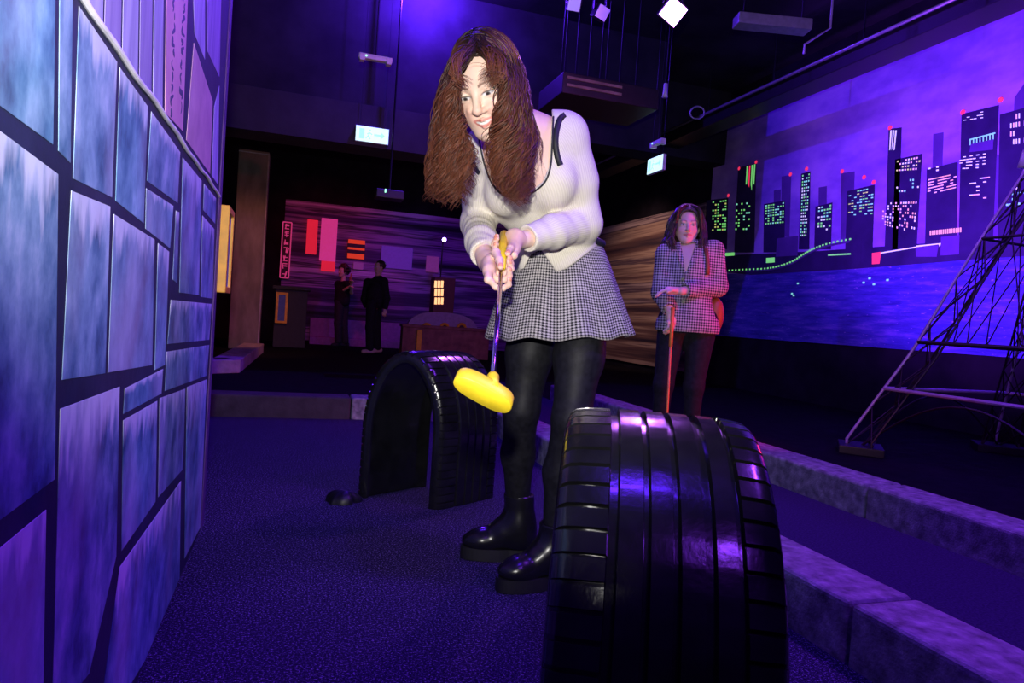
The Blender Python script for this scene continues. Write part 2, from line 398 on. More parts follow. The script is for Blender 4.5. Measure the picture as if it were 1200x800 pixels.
r = kerb('cross_kerb', 5.12, 5.34, [-1.5, -.55, .44], .16, 'low kerb closing the far end of the carpet, coloured as if in shade', 'x')
for c in r.children: c.data.materials[0] = MAT['shaded_kerb']
kerb('kerb_block', 5.12, 5.34, [.44, .9, 1.36], .16, 'pale kerb block beside the far tyre', 'x')
# pale kerb around the pillar foot
MAT['pink_stone'] = mottled('pale_kerb_stone', [(.3, (.30, .24, .22)), (.7, (.55, .45, .42))], 7, .8, .3)
g1, g2, g3 = onfloor(256, 441), onfloor(281, 437), onfloor(303, 418)
r = thing('pillar_kerb', 'pinkish low kerb wrapping the foot of the concrete pillar', 'kerb', (-.9, 8.4, 0))
def kerb_run(a, b, wdt, h, nseg, r):
    a = np.array([a[0], a[1], 0]); b = np.array([b[0], b[1], 0]); d = (b-a); L = np.linalg.norm(d); d /= L; nrm = np.array([-d[1], d[0], 0])
    for i in range(nseg):
        c = a+d*L*(i+.5)/nseg+nrm*wdt/2+np.array([0, 0, h/2])
        MB().obox(c, (d, nrm, (0, 0, 1)), (L/nseg/2-.006, wdt/2, h/2), .012).obj('kerb_stone', MAT['pink_stone'], r)
kerb_run(g1+np.array([-.45, -.05, 0]), g2, .30, .15, 2, r); kerb_run(g2, g3+np.array([.03, .9, 0]), .30, .15, 4, r)

# ------------------------------------------------------------------ tyres: bands cut and stood up as tunnels
def tyre(name, label, c, bdir, adir, half_w, h, leg, width, th=.03, nseg=150, sipe=8):
    """arch in the plane (bdir, up), swept along adir; profile across the width carries ribs and grooves"""
    bdir = np.array(bdir, float); bdir /= np.linalg.norm(bdir); adir = np.array(adir, float); adir /= np.linalg.norm(adir); up = np.array([0, 0, 1.])
    root = thing(name, label, 'tyre', c)
    eh = h-leg
    # arch path: list of (x, z, nx, nz)
    path = []
    nl = 18
    for z in np.linspace(0, leg, nl, endpoint=False): path.append((-half_w, z, -1, 0))
    for t in np.linspace(math.pi, 0, nseg):
        x, z = half_w*math.cos(t), leg+eh*math.sin(t); nx, nz = math.cos(t)/half_w, math.sin(t)/eh; l = math.hypot(nx, nz); path.append((x, z, nx/l, nz/l))
    for z in np.linspace(leg, 0, nl+1)[1:]: path.append((half_w, z, 1, 0))
    # resample evenly, with narrow slots for the sipes
    A = np.array(path); L = np.concatenate([[0], np.cumsum(np.hypot(*(np.diff(A[:, :2], axis=0).T)))])
    pitch = .034; S = []; slot = []
    s = 0.0; i = 0
    while s < L[-1]:
        S += [s, s+pitch*.80, s+pitch*.82, s+pitch*.98]; slot += [0, 0, 1, 1]; s += pitch
    S = np.array(S); keep = S <= L[-1]; S = S[keep]; slot = np.array(slot)[keep]
    if S[-1] < L[-1]-1e-6: S = np.append(S, L[-1]); slot = np.append(slot, 0)
    Q = np.stack([np.interp(S, L, A[:, k]) for k in range(4)], 1); Q[:, 2:] /= np.linalg.norm(Q[:, 2:], axis=1)[:, None]
    hw = width/2
    prof = []   # (axial, offset from outer surface, kind) kind 1 = sipe-able shoulder, 2 = centre rib
    prof += [(-hw+.006, -.052, 0), (-hw-.002, -.036, 0), (-hw, -.022, 0), (-hw+.005, -.010, 1), (-hw+.014, -.003, 1), (-hw+.03, 0, 1)]
    gr = [-.24*width, -.09*width, .04*width, .18*width, .31*width]
    for gi, g in enumerate(gr):
        gw = .0052 if gi not in (0, 3) else .0075
        k = 1 if gi == 0 else 2
        prof += [(g-gw, .003*(1-(g/hw)**2), k), (g-gw+.0022, -.009, 0), (g+gw-.0022, -.009, 0), (g+gw, .003*(1-(g/hw)**2), 2 if gi < 4 else 1)]
    prof += [(hw-.03, 0, 1), (hw-.014, -.003, 1), (hw-.005, -.010, 1), (hw, -.022, 0), (hw+.002, -.036, 0), (hw-.006, -.052, 0)]
    prof += [(hw-.016, -.050, 0), (hw-.03, -.034, 0), (hw-.06, -th, 0), (0, -th, 0), (-hw+.06, -th, 0), (-hw+.03, -.034, 0), (-hw+.016, -.050, 0)]
    n = len(prof); V = []
    c = np.array(c, float)
    for q, sl in zip(Q, slot):
        for (ax_, off, kd) in prof:
            o_ = off-(.007 if (sl and kd == 1) else 0)
            V.append(c+bdir*(q[0]+q[2]*o_)+up*max(0, q[1]+q[3]*o_)+adir*ax_)
    F = []
    for i in range(len(Q)-1):
        for j in range(n): F.append((i*n+j, i*n+(j+1) % n, (i+1)*n+(j+1) % n, (i+1)*n+j))
    F += [tuple(range(n)), tuple((len(Q)-1)*n+j for j in range(n-1, -1, -1))]
    bm = bmesh.new(); vs = [bm.verts.new(v) for v in V]
    for f in F:
        try: bm.faces.new([vs[k] for k in f])
        except ValueError: pass
    bmesh.ops.recalc_face_normals(bm, faces=bm.faces[:]); m = MB(); m._bm(bm)
    o = m.obj('tread_band', MAT['rubber'], root, True)
    try:
        for p_ in o.data.polygons: p_.use_smooth = True
        o.data.set_sharp_from_angle(angle=R(38))
    except Exception: pass
    return root
nb = P(771, 490, 1.12); nb[2] = 0; nf = P(794, 700, .76)
bdn = unit(np.array([nf[0]-nb[0], nf[1]-nb[1], 0])); adn = np.cross([0, 0, 1.], bdn)
tyre('car_tyre', 'large glossy black tyre standing as a tunnel in the near foreground', nb, bdn, adn, .345, .68, .27, .295)
fb = (onfloor(416, 582)+onfloor(514, 598))/2
bdf = onfloor(514, 598)-onfloor(416, 582); bdf[2] = 0
hwf = np.linalg.norm(bdf)/2; bdf /= 2*hwf
adf = np.array([math.sin(R(58)), math.cos(R(58)), 0])
wf = .36
tyre('car_tyre', 'black tyre tunnel farther back, opening seen under the yellow putter', fb+adf*wf/2, bdf, adf, hwf, .655, .30, wf)
# black putty lump by the far tyre
MAT['putty'] = plain('black_putty', (.006, .006, .008), .45)
def blob(c, rx, ry, rz, seed, nu=28, nv=10):
    g = np.random.default_rng(seed); ph = g.uniform(0, 6, 6); V = []; F = []
    for i in range(nv+1):
        t = i/nv*math.pi/2
        for j in range(nu):
            a = 2*math.pi*j/nu; k = 1+.14*math.sin(3*a+ph[0])+.10*math.sin(5*a+ph[1])+.06*math.sin(9*a+ph[2])
            V.append((c[0]+rx*k*math.cos(t)*math.cos(a), c[1]+ry*k*math.cos(t)*math.sin(a), c[2]+rz*math.sin(t)*(1+.2*math.sin(2*a+ph[3])*math.cos(t))))
    for i in range(nv):
        for j in range(nu): F.append((i*nu+j, i*nu+(j+1) % nu, (i+1)*nu+(j+1) % nu, (i+1)*nu+j))
    return V, F
c = onfloor(402, 588); V, F = blob(c, .07, .05, .05, 3)
tag(mesh('rubber_lump', V, F, MAT['putty'], None, True), 'small black rubber lump on the carpet at the foot of the far tyre', 'rubber lump')

# ------------------------------------------------------------------ SDF modelling (smooth unions, surface nets)
def unit(v): v = np.asarray(v, float); return v/np.linalg.norm(v)
class Vol:
    def __init__(s, lo, hi, h):
        s.lo = np.array(lo, float); s.h = h; s.n = np.ceil((np.array(hi)-s.lo)/h).astype(int)+1
        s.D = np.full(s.n, 1.0, np.float32)
    def sub(s, lo, hi):
        a = np.clip(np.floor((np.array(lo)-s.lo)/s.h).astype(int), 0, s.n); b = np.clip(np.ceil((np.array(hi)-s.lo)/s.h).astype(int)+1, 0, s.n)
        if (b <= a).any(): return None, None
        sl = tuple(slice(i, j) for i, j in zip(a, b))
        g = np.meshgrid(*[(s.lo[i]+s.h*np.arange(a[i], b[i])).astype(np.float32) for i in range(3)], indexing='ij')
        return sl, np.stack(g, -1)
    def comb(s, sl, d, k, op):
        D = s.D[sl]
        if op == 'u':
            hh = np.maximum(k-np.abs(D-d), 0)/k; s.D[sl] = np.minimum(D, d)-hh*hh*k*.25
        else:
            d = -d; hh = np.maximum(k-np.abs(D-d), 0)/k; s.D[sl] = np.maximum(D, d)+hh*hh*k*.25
    def cap(s, a, b, ra, rb, k=.01, op='u'):
        a = np.asarray(a, float); b = np.asarray(b, float); m = max(ra, rb)+k*1.2+3*s.h
        sl, p = s.sub(np.minimum(a, b)-m, np.maximum(a, b)+m)
        if sl is None: return s
        ab = (b-a).astype(np.float32); t = np.clip(((p-a.astype(np.float32))@ab)/max(1e-9, float(ab@ab)), 0, 1)
        d = np.linalg.norm(p-a.astype(np.float32)-t[..., None]*ab, axis=-1)-(ra+(rb-ra)*t)
        s.comb(sl, d, k, op); return s
    def chain(s, pts, rad, k=.01):
        for i in range(len(pts)-1): s.cap(pts[i], pts[i+1], rad[i], rad[i+1], k)
        return s
    def ell(s, c, r, Rm=None, k=.01, op='u'):
        c = np.asarray(c, float); r = np.asarray(r, float)*np.ones(3); m = r.max()+k*1.2+3*s.h
        sl, p = s.sub(c-m, c+m)
        if sl is None: return s
        q = p-c.astype(np.float32)
        if Rm is not None: q = q@np.asarray(Rm, np.float32)
        r = r.astype(np.float32)
        k0 = np.linalg.norm(q/r, axis=-1); k1 = np.linalg.norm(q/(r*r), axis=-1)+1e-9
        s.comb(sl, k0*(k0-1)/k1, k, op); return s
    def cut(s, fn, k=.004):
        """remove where fn(points) < 0"""
        sl, p = s.sub(s.lo, s.lo+s.h*(s.n-1)); s.comb(sl, fn(p), k, 'd'); return s
    def nets(s):
        D = s.D.copy(); D[0], D[-1] = 1, 1; D[:, 0], D[:, -1] = 1, 1; D[:, :, 0], D[:, :, -1] = 1, 1
        S = D < 0; nx, ny, nz = D.shape
        cn = [(i, j, k) for i in (0, 1) for j in (0, 1) for k in (0, 1)]
        sh = lambda A, c: A[c[0]:nx-1+c[0], c[1]:ny-1+c[1], c[2]:nz-1+c[2]]
        cnt = sum(sh(S, c).astype(np.int8) for c in cn)
        mask = (cnt > 0) & (cnt < 8); idx = np.full(mask.shape, -1, np.int64); I = np.argwhere(mask); idx[mask] = np.arange(len(I))
        acc = np.zeros((len(I), 3)); num = np.zeros(len(I))
        vals = {c: sh(D, c)[mask] for c in cn}
        for c in cn:
            for ax in range(3):
                if c[ax]: continue
                e = tuple(c[i]+(1 if i == ax else 0) for i in range(3)); va, vb = vals[c], vals[e]
                x = (va < 0) != (vb < 0); t = np.where(x, va/np.where(x, va-vb, 1), 0)
                p = np.array(c, float)[None].repeat(len(I), 0); p[:, ax] += t
                acc[x] += p[x]; num[x] += 1
        V = s.lo+s.h*(I+acc/num[:, None]); F = []
        for ax in range(3):
            b, c = (ax+1) % 3, (ax+2) % 3
            A = np.take(S, range(D.shape[ax]-1), ax); B = np.take(S, range(1, D.shape[ax]), ax)
            E = np.argwhere(A != B); E = E[(E[:, b] > 0) & (E[:, c] > 0) & (E[:, b] < D.shape[b]-1) & (E[:, c] < D.shape[c]-1)]
            fl = S[tuple(E.T)]
            def at(db, dc): q = E.copy(); q[:, b] -= db; q[:, c] -= dc; return idx[tuple(q.T)]
            q = np.stack([at(1, 1), at(0, 1), at(0, 0), at(1, 0)], 1); q[~fl] = q[~fl][:, ::-1]; F.append(q)
        F = np.concatenate(F); F = F[(F >= 0).all(1)]
        return V, F
def bounds(pts, m): p = np.array(pts); return p.min(0)-m, p.max(0)+m
def join(parts):
    V, F, C, n = [], [], [], 0
    for v, f, c in parts:
        V.append(v); F.append(np.asarray(f)+n); C.append(np.broadcast_to(c, (len(v), 3))); n += len(v)
    return np.concatenate(V), np.concatenate(F), np.concatenate(C)
def poly_sd(x, y, poly):
    """signed distance to a 2D polygon, negative inside"""
    poly = np.array(poly, float); d = np.full(x.shape, 1e9); ins = np.zeros(x.shape, bool); n = len(poly)
    for i in range(n):
        a, b = poly[i], poly[(i+1) % n]; e = b-a; wx, wy = x-a[0], y-a[1]
        t = np.clip((wx*e[0]+wy*e[1])/(e@e), 0, 1); d = np.minimum(d, np.hypot(wx-e[0]*t, wy-e[1]*t))
        cr = ((a[1] <= y) & (b[1] > y)) | ((b[1] <= y) & (a[1] > y))
        xi = a[0]+(y-a[1])/(e[1] if abs(e[1]) > 1e-9 else 1e-9)*e[0]; ins ^= cr & (x < xi)
    return np.where(ins, -d, d)
def pixs(p):
    q = p-EYE; d = q@cF; return 600+FPX*(q@cR)/d, 400-FPX*(q@cU)/d, d
def Rz(a): c, s = math.cos(a), math.sin(a); return np.array([[c, -s, 0], [s, c, 0], [0, 0, 1]])
def Rx(a): c, s = math.cos(a), math.sin(a); return np.array([[1, 0, 0], [0, c, -s], [0, s, c]])
def Ry(a): c, s = math.cos(a), math.sin(a); return np.array([[c, 0, s], [0, 1, 0], [-s, 0, c]])

def vcol_mat(name, rough=.5, sss=0, spec=.35):
    n = N(name); a = n.add('ShaderNodeAttribute'); a.attribute_name = 'Col'; v = n.coord(); f = n.noise(v, 60, 3)
    n.base(n.mix(.10, a.outputs['Color'], n.ramp(f, [(.3, (.6, .45, .4)), (.7, (1, .9, .85))]), 'MULTIPLY')).set(rough, 0, spec)
    if sss:
        n.b.inputs['Subsurface Weight'].default_value = sss; n.b.inputs['Subsurface Radius'].default_value = (.008, .004, .002); n.b.inputs['Subsurface Scale'].default_value = 1
    return n.m
MAT['skin'] = vcol_mat('skin', .5, .12)
MAT['eye_gloss'] = None

SKIN = np.array([.80, .56, .45])
def head_chunk(frame, org, h, neck_to, neck_r, smile=True, skin=SKIN, iris=(.10, .05, .03), gaze=-.002, lid=.0056):
    """head + neck in a local frame (x her left, y forward, z up)"""
    lo, hi = np.array([-.105, -.125, -.24]), np.array([.105, .14, .14])
    v = Vol(lo, hi, h)
    v.ell((0, -.014, .034), (.073, .093, .082)); v.ell((0, .026, -.018), (.060, .062, .088), k=.03)
    v.ell((0, .042, -.074), (.038, .040, .036), k=.03); v.ell((0, .072, -.100), (.017, .015, .014), k=.026)
    for s in (-1, 1):
        v.ell((s*.036, .055, -.036), (.024, .023, .024), k=.025); v.cap((s*.049, .02, -.05), (s*.027, .055, -.09), .017, .013, k=.03)
        v.ell((s*.075, -.012, -.012), (.009, .019, .030), k=.008)
    v.cap((-.036, .079, .021), (.036, .079, .021), .010, .010, k=.016)
    for s in (-1, 1):
        v.ell((s*.031, .098, .003), (.019, .014, .0105), k=.014, op='d')
        v.ell((s*.031, .0715, .003), .0128, k=.003)
        v.cap((s*.017, .081, .006), (s*.031, .0865, .0115), .0032, .0034, k=.004); v.cap((s*.031, .0865, .0115), (s*.047, .076, .004), .0034, .003, k=.004)
        v.cap((s*.019, .080, -.004), (s*.045, .076, -.004), .003, .003, k=.006)
    v.cap((0, .082, .014), (0, .106, -.027), .0075, .0105, k=.012); v.ell((0, .104, -.030), (.0105, .010, .009), k=.008)
    for s in (-1, 1): v.ell((s*.0115, .094, -.033), (.0075, .009, .0065), k=.006)
    dz = .0055 if smile else 0
    for s in (-1, 1):
        v.cap((0, .0925, -.0555), (s*.025, .078, -.0575+dz), .0042, .0024, k=.006)
        v.cap((0, .090, -.0700), (s*.023, .077, -.0600+dz), .0052, .0024, k=.006)
        if smile: v.cap((s*.030, .074, -.052), (s*.027, .085, -.030), .004, .006, k=.014)
    if smile: v.ell((0, .098, -.0628), (.017, .009, .0030), k=.003, op='d'); v.ell((0, .078, -.0620), (.021, .010, .0045), k=.002)
    nt = np.linalg.inv(frame)@(np.asarray(neck_to)-org)
    v.cap((0, -.022, -.055), nt, neck_r*.95, neck_r, k=.03)
    V, F = v.nets(); C = np.tile(skin, (len(V), 1))
    x, y, z = V.T; ax_ = np.abs(x)
    fr = y > .045
    cheek = np.exp(-(((ax_-.040)/.02)**2+((z+.036)/.02)**2))*fr; C *= 1-cheek[:, None]*np.array([.02, .20, .18])
    nosec = np.exp(-((x/.014)**2+((z+.03)/.012)**2))*(y > .09); C *= 1-nosec[:, None]*np.array([.0, .10, .10])
    def paint(m, c): C[:] = C*(1-m[:, None])+np.asarray(c)*m[:, None]
    def soft(d, w_=.0011): return np.clip(.5-d/(2*w_), 0, 1)              # d < 0 inside
    w_ = max(.0009, h*.55); fr = fr.astype(float)
    lipz = -.0625+dz*(ax_/.025)**2
    hl_ = (.0108 if smile else .0095)*np.sqrt(np.clip(1-(ax_/.0275)**2, 0, 1)); lip = fr*(y > .068)*soft(np.abs(z-lipz)-hl_, w_)*(ax_ < .0275)
    paint(lip*.9, skin*np.array([.82, .40, .43]))
    if smile:
        te = lip*soft(np.abs(z-lipz-.0008)-.0040*np.sqrt(np.clip(1-(ax_/.0205)**2, 0, 1)), w_)*(ax_ < .0205); paint(te, (.82, .79, .75))
    ex = ax_-.031; ez = z-.0022-.06*ex
    rr = lambda a, b: (np.sqrt((ex/a)**2+(ez/b)**2)-1)*b
    on = fr*(y > .062)
    paint(on*soft(rr(.0178, lid+.0026), w_)*(ez > .0004), skin*.10)           # lashes
    paint(on*soft(rr(.0165, lid+.0012), w_)*(ez <= .0004)*.6, skin*.45)
    eye = on*soft(rr(.0146, lid), w_); paint(eye, (.72, .70, .70))
    paint(eye*soft(np.hypot(ex, ez-gaze)-.0062, w_), iris); paint(eye*soft(np.hypot(ex, ez-gaze)-.0028, w_), (.01, .01, .01))
    bz = .0225+.0055*np.sin(np.clip((ax_-.012)/.036, 0, 1)*2.5); bt = .0032*np.clip(1.15-(ax_-.012)/.045, .2, 1)
    paint(fr*soft(np.abs(z-bz)-bt, w_)*(ax_ > .013)*(ax_ < .049)*.85, skin*np.array([.22, .17, .15]))
    return org+V@frame.T, F, C

def strand_mesh(curves, radii, n=4, ramp=None):
    """many tapered strands as one mesh"""
    V, F, b = [], [], 0
    gg = np.random.default_rng(9); C = []
    for pts, r in zip(curves, radii):
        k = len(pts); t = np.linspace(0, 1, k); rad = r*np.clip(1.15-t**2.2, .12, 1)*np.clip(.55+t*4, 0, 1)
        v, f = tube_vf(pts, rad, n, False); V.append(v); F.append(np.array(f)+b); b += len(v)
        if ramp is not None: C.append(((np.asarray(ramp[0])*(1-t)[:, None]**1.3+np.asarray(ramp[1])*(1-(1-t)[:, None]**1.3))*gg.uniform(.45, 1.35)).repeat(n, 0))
    if ramp is not None: return np.concatenate(V), np.concatenate(F), np.concatenate(C)
    return np.concatenate(V), np.concatenate(F)
def hair_mat(name, c0, c1, rough=.36):
    n = N(name); v = n.coord(scale=(1, 1, .35)); f = n.noise(v, 55, 4); oi = n.noise(n.coord(), 7, 2)
    n.base(n.mix(n.ramp(oi, [(.35, (0, 0, 0)), (.7, (1, 1, 1))]), n.ramp(f, [(.3, c0), (.72, c1)]), tuple(x*.55 for x in c1))).set(rough, 0, .6); return n.m
# ------------------------------------------------------------------ skyline mural (flat painting on the right wall)
def crop1(x, y): return 820+x/2.758, 60+y/2.758                 # coordinates read off an enlarged view of the photo
def mur(x, y, off=0.0): return onx(x, y, XW-off)
y0 = onx(829, 300, XW)[1]
sky_root = thing('skyline_mural', 'violet night skyline mural with lit towers above blue water', 'mural', (XW, 5.2, .9))
n = N('mural_sky_paint'); v = n.coord(); f = n.noise(n.coord(scale=(1, .55, 1.1)), 1.3, 6, .6)
n.base(n.ramp(f, [(.30, (.20, .13, .50)), (.48, (.40, .26, .72)), (.62, (.62, .45, .85)), (.78, (.75, .60, .92))])).set(.75, 0, .2); MAT['mural_sky'] = n.m
n = N('mural_water_paint'); f = n.noise(n.coord(scale=(1, .35, 3.0)), 5, 6, .7); g = n.noise(n.coord(scale=(1, .6, 2.2)), 26, 3, .6)
c = n.ramp(f, [(.3, (.02, .03, .22)), (.52, (.07, .07, .42)), (.7, (.22, .16, .55))])
c = n.mix(n.ramp(g, [(.66, (0, 0, 0)), (.76, (1, 1, 1))]), c, (.55, .45, .75)); n.base(c).set(.7, 0, .3); MAT['mural_water'] = n.m
MAT['mural_dark'] = mottled('mural_building_dark', [(.3, (.020, .016, .06)), (.7, (.045, .03, .11))], 3, .7, 0)
MAT['mural_mid'] = mottled('mural_building_mid', [(.3, (.11, .06, .24)), (.7, (.17, .09, .33))], 3, .7, 0)
def glow(name, c, k): return plain(name, c, .6, 0, .2, k, c)     # fluorescent paint under the black light
MAT['win_green'] = glow('fluor_green', (.25, .9, .22, 1), .62); MAT['win_teal'] = glow('fluor_teal', (.3, .95, .65, 1), .6)
MAT['win_white'] = glow('fluor_white', (.85, .85, .9, 1), .6); MAT['win_pink'] = glow('fluor_pink', (1.0, .55, .65, 1), .62)
MAT['win_amber'] = glow('fluor_amber', (1.0, .5, .3, 1), .62); MAT['fl_red'] = glow('fluor_red', (1.0, .04, .12, 1), .8)
MAT['win_yellow'] = glow('fluor_yellow', (.75, .85, .2, 1), .58)
zs = [onx(860, 318, XW)[2], onx(1141, 306, XW)[2]]; zwat = float(np.mean(zs)); zbot = onx(1000, 405, XW)[2]
Y0n = 2.2
MB().box((XW-.02, Y0n, zwat), (XW, y0, 4.32)).obj('sky_panel', MAT['mural_sky'], sky_root)
MB().box((XW-.02, Y0n, zbot), (XW, y0, zwat)).obj('water_panel', MAT['mural_water'], sky_root)
lo_band = [mur(*q, .022) for q in [(829, 316), (880, 322), (1000, 315), (1141, 304), (1230, 298), (1230, 278), (1100, 284), (960, 294), (829, 300)]]
MB().prism(lo_band, (-.002, 0, 0)).obj('shoreline', MAT['mural_dark'], sky_root)
rs = random.Random(11)
def building(poly, mat, off=.023, name='building'):
    return MB().prism([mur(*crop1(*q), off) for q in poly], (-.002, 0, 0)).obj(name, MAT[mat], sky_root)
def windows(b, quad, nx, ny, dens, mats, fx=.6, fy=.5, off=.0262):
    """painted window dabs on a grid inside a quad (tl, tr, br, bl)"""
    tl, tr, br, bl = [np.array(q, float) for q in quad]; bag = {}
    for j in range(ny):
        for i in range(nx):
            if rs.random() > dens: continue
            m = rs.choice(mats); q = []
            for (u, w_) in ((0, 0), (fx, 0), (fx, fy), (0, fy)):
                uu, ww = (i+u+.2)/nx, (j+w_+.25)/ny
                q.append(mur(*crop1(*((tl*(1-uu)+tr*uu)*(1-ww)+(bl*(1-uu)+br*uu)*ww)), off))
            bag.setdefault(m, MB()).quad(*q[::-1])
    for m, mb in bag.items(): tag(mb.obj('window_dabs', MAT[m], b), kind='stuff')
# hazy towers behind
for q in [[(265,405),(296,399),(290,600),(262,600)], [(240,450),(262,446),(258,600),(238,600)], [(385,440),(411,436),(408,600),(383,600)], [(458,395),(501,388),(495,620),(455,620)],
          [(755,268),(788,262),(783,400),(752,400)], [(1018,150),(1052,100),(1052,300),(1010,300)], [(940,340),(1000,330),(990,600),(935,600)]]:
    building(q, 'mural_mid', .0225)
B = building([(22,482),(92,474),(88,640),(20,640)], 'mural_dark'); windows(B, [(40,484),(88,478),(86,580),(38,582)], 6, 11, .62, ['win_green', 'win_yellow', 'win_green'])
B = building([(125,376),(183,362),(176,650),(112,650),(118,490)], 'mural_dark')
for k in range(4): building([(152+k*8, 372-k*2), (156+k*8, 371-k*2), (152+k*8, 430+10*(k % 3)), (149+k*8, 430)], 'win_green' if k != 1 else 'fl_red', .026, 'stripe')
windows(B, [(116,490),(165,485),(162,600),(112,600)], 6, 11, .35, ['win_green', 'win_teal'])
B = building([(208,494),(276,482),(274,650),(206,650)], 'mural_dark'); windows(B, [(211,496),(274,486),(272,556),(210,562)], 8, 8, .72, ['win_green', 'win_teal'])
B = building([(328,396),(358,388),(354,640),(320,640)], 'mural_dark'); windows(B, [(330,398),(357,392),(345,600),(324,600)], 4, 20, .7, ['win_teal', 'win_green', 'win_white'])
B = building([(374,502),(429,489),(424,640),(370,640)], 'mural_dark'); windows(B, [(382,502),(427,492),(424,580),(378,582)], 5, 8, .66, ['win_green', 'win_white', 'win_teal'])
B = building([(477,452),(566,431),(558,660),(470,660)], 'mural_dark'); windows(B, [(480,455),(562,437),(558,530),(478,535)], 9, 9, .55, ['win_teal', 'win_green', 'win_teal', 'win_yellow'], .8, .35)
B = building([(611,252),(653,246),(640,640),(598,640)], 'mural_dark')
for k in range(3): building([(616+k*8, 256), (621+k*8, 255), (616+k*7, 318-12*(k % 2)), (613+k*7, 320)], 'win_white', .026, 'stripe')
B = building([(632,350),(719,331),(700,650),(622,650)], 'mural_dark'); windows(B, [(636,352),(716,336),(712,385),(633,390)], 9, 4, .75, ['win_pink', 'win_white', 'win_yellow'])
windows(B, [(636,390),(712,385),(708,480),(632,480)], 9, 8, .14, ['win_white', 'win_teal']); windows(B, [(590,488),(704,482),(696,590),(588,560)], 14, 9, .5, ['win_pink', 'win_white', 'win_amber'], .55, .6)
B = building([(734,382),(834,357),(830,640),(728,640)], 'mural_dark')
windows(B, [(736,412),(830,392),(826,445),(734,468)], 9, 6, .72, ['win_pink', 'win_amber', 'win_pink'], .95, .4); windows(B, [(736,375),(800,362),(800,395),(736,405)], 5, 3, .35, ['win_white'])
windows(B, [(742,576),(846,565),(846,582),(742,592)], 15, 1, 1, ['win_amber'], .7, .9)
B = building([(846,203),(967,174),(946,660),(836,660)], 'mural_dark')
windows(B, [(850,205),(915,192),(915,220),(850,228)], 6, 3, .45, ['win_white'], .9, .3); windows(B, [(870,282),(955,262),(955,280),(870,300)], 8, 1, 1, ['win_teal'], .35, 1)
building([(872,284),(955,262),(956,266),(872,288)], 'win_teal', .026, 'stripe'); building([(876,300),(950,284),(948,318),(872,326)], 'mural_mid', .0258, 'sign_board')
windows(B, [(838,340),(935,325),(932,380),(836,385)], 9, 5, .42, ['win_white'], .9, .35); windows(B, [(858,412),(936,402),(936,480),(858,486)], 7, 6, .28, ['win_white', 'win_pink'], .95, .3)
B = building([(970,205),(1060,180),(1060,660),(962,660)], 'mural_dark'); windows(B, [(1002,200),(1055,188),(1055,300),(1002,306)], 6, 4, .6, ['win_white', 'win_pink'], .5, .6)
windows(B, [(988,440),(1055,430),(1055,500),(988,506)], 7, 4, .45, ['win_white', 'win_teal'], .8, .4)
# low sheds, road line, bridge lights, red panel
for q, m_ in [([(80,652),(112,650),(112,660),(80,662)], 'win_green'), ([(557,652),(586,648),(581,686),(557,688)], 'fl_red'), ([(584,650),(700,631),(700,635),(584,654)], 'win_white'),
              ([(700,628),(780,620),(776,632),(772,624),(700,633)], 'win_white'), ([(215,668),(242,666),(242,682),(215,684)], 'win_green'), ([(415,656),(488,652),(488,657),(415,661)], 'win_green'),
              ([(697,634),(772,626),(766,664),(700,664)], 'mural_mid'), ([(780,600),(840,594),(838,656),(778,660)], 'mural_mid'), ([(250,605),(318,596),(316,660),(246,664)], 'mural_mid')]:
    building(q, m_, .0262, 'painted_detail')
building([(497,600),(524,596),(520,686),(494,688)], 'mural_dark', .0262, 'painted_detail')
path = catmull([mur(*crop1(*q), .028) for q in [(95,708),(150,705),(210,702),(255,694),(300,678),(335,656),(370,637),(420,620),(486,607)]], 10)
br = MB().tube(path-np.array([0, 0, .03]), .012, 6).obj('bridge_deck', MAT['mural_mid'], sky_root)
for p in path[::2]: MB().obox(p, ((1, 0, 0), (0, 1, 0), (0, 0, 1)), (.002, .014, .011)).obj('bridge_light', MAT['win_green'], br)
for q in [(92,466),(127,379),(182,358),(293,398),(345,380),(460,388),(531,407),(562,423),(615,247),(850,197),(972,157)]:
    c = mur(*crop1(*q), .027); th_ = np.linspace(0, 2*math.pi, 12, endpoint=False)
    MB().prism([c+np.array([0, math.cos(a)*.028, math.sin(a)*.026]) for a in th_], (-.002, 0, 0)).obj('beacon', MAT['fl_red'], sky_root)
for q in [(935, 332), (1012, 331), (1024, 333), (928, 344), (1040, 328), (1019, 326), (930, 346)]:
    c = mur(*q, .022); MB().obox(c, ((1, 0, 0), (0, 1, 0), (0, 0, 1)), (.002, .016, .011)).obj('water_glint', MAT['win_teal'], sky_root)

# ------------------------------------------------------------------ lattice tower model
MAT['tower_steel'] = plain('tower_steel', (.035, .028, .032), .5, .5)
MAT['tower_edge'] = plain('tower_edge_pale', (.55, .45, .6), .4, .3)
f1 = onfloor(992, 528); f2 = np.array([5.72, 4.22, 0]); e = f2-f1; e[2] = 0; side = np.linalg.norm(e); e /= side; pn = np.array([e[1], -e[0], 0])
tc_ = f1+e*side/2+pn*side/2
tw = thing('lattice_tower', 'open steel lattice tower model with splayed legs in front of the mural', 'tower', (tc_[0], tc_[1], 0))
def leg_line(px_list):
    """the visible edge line of the first leg, placed in the vertical plane through foot and axis"""
    dirv = unit(np.array([tc_[0]-f1[0], tc_[1]-f1[1], 0])); nn = np.array([dirv[1], -dirv[0], 0]); out = []
    for x, y in px_list:
        v = ray(x, y); t = ((f1-EYE)@nn)/(v@nn); out.append(EYE+v*t)
    return np.array(out)
l1 = leg_line([(992, 514), (1027, 467), (1070, 410), (1117, 332), (1165, 256), (1198, 206)])
rr_ = np.linalg.norm((l1-tc_)[:, :2], axis=1); zz = l1[:, 2]
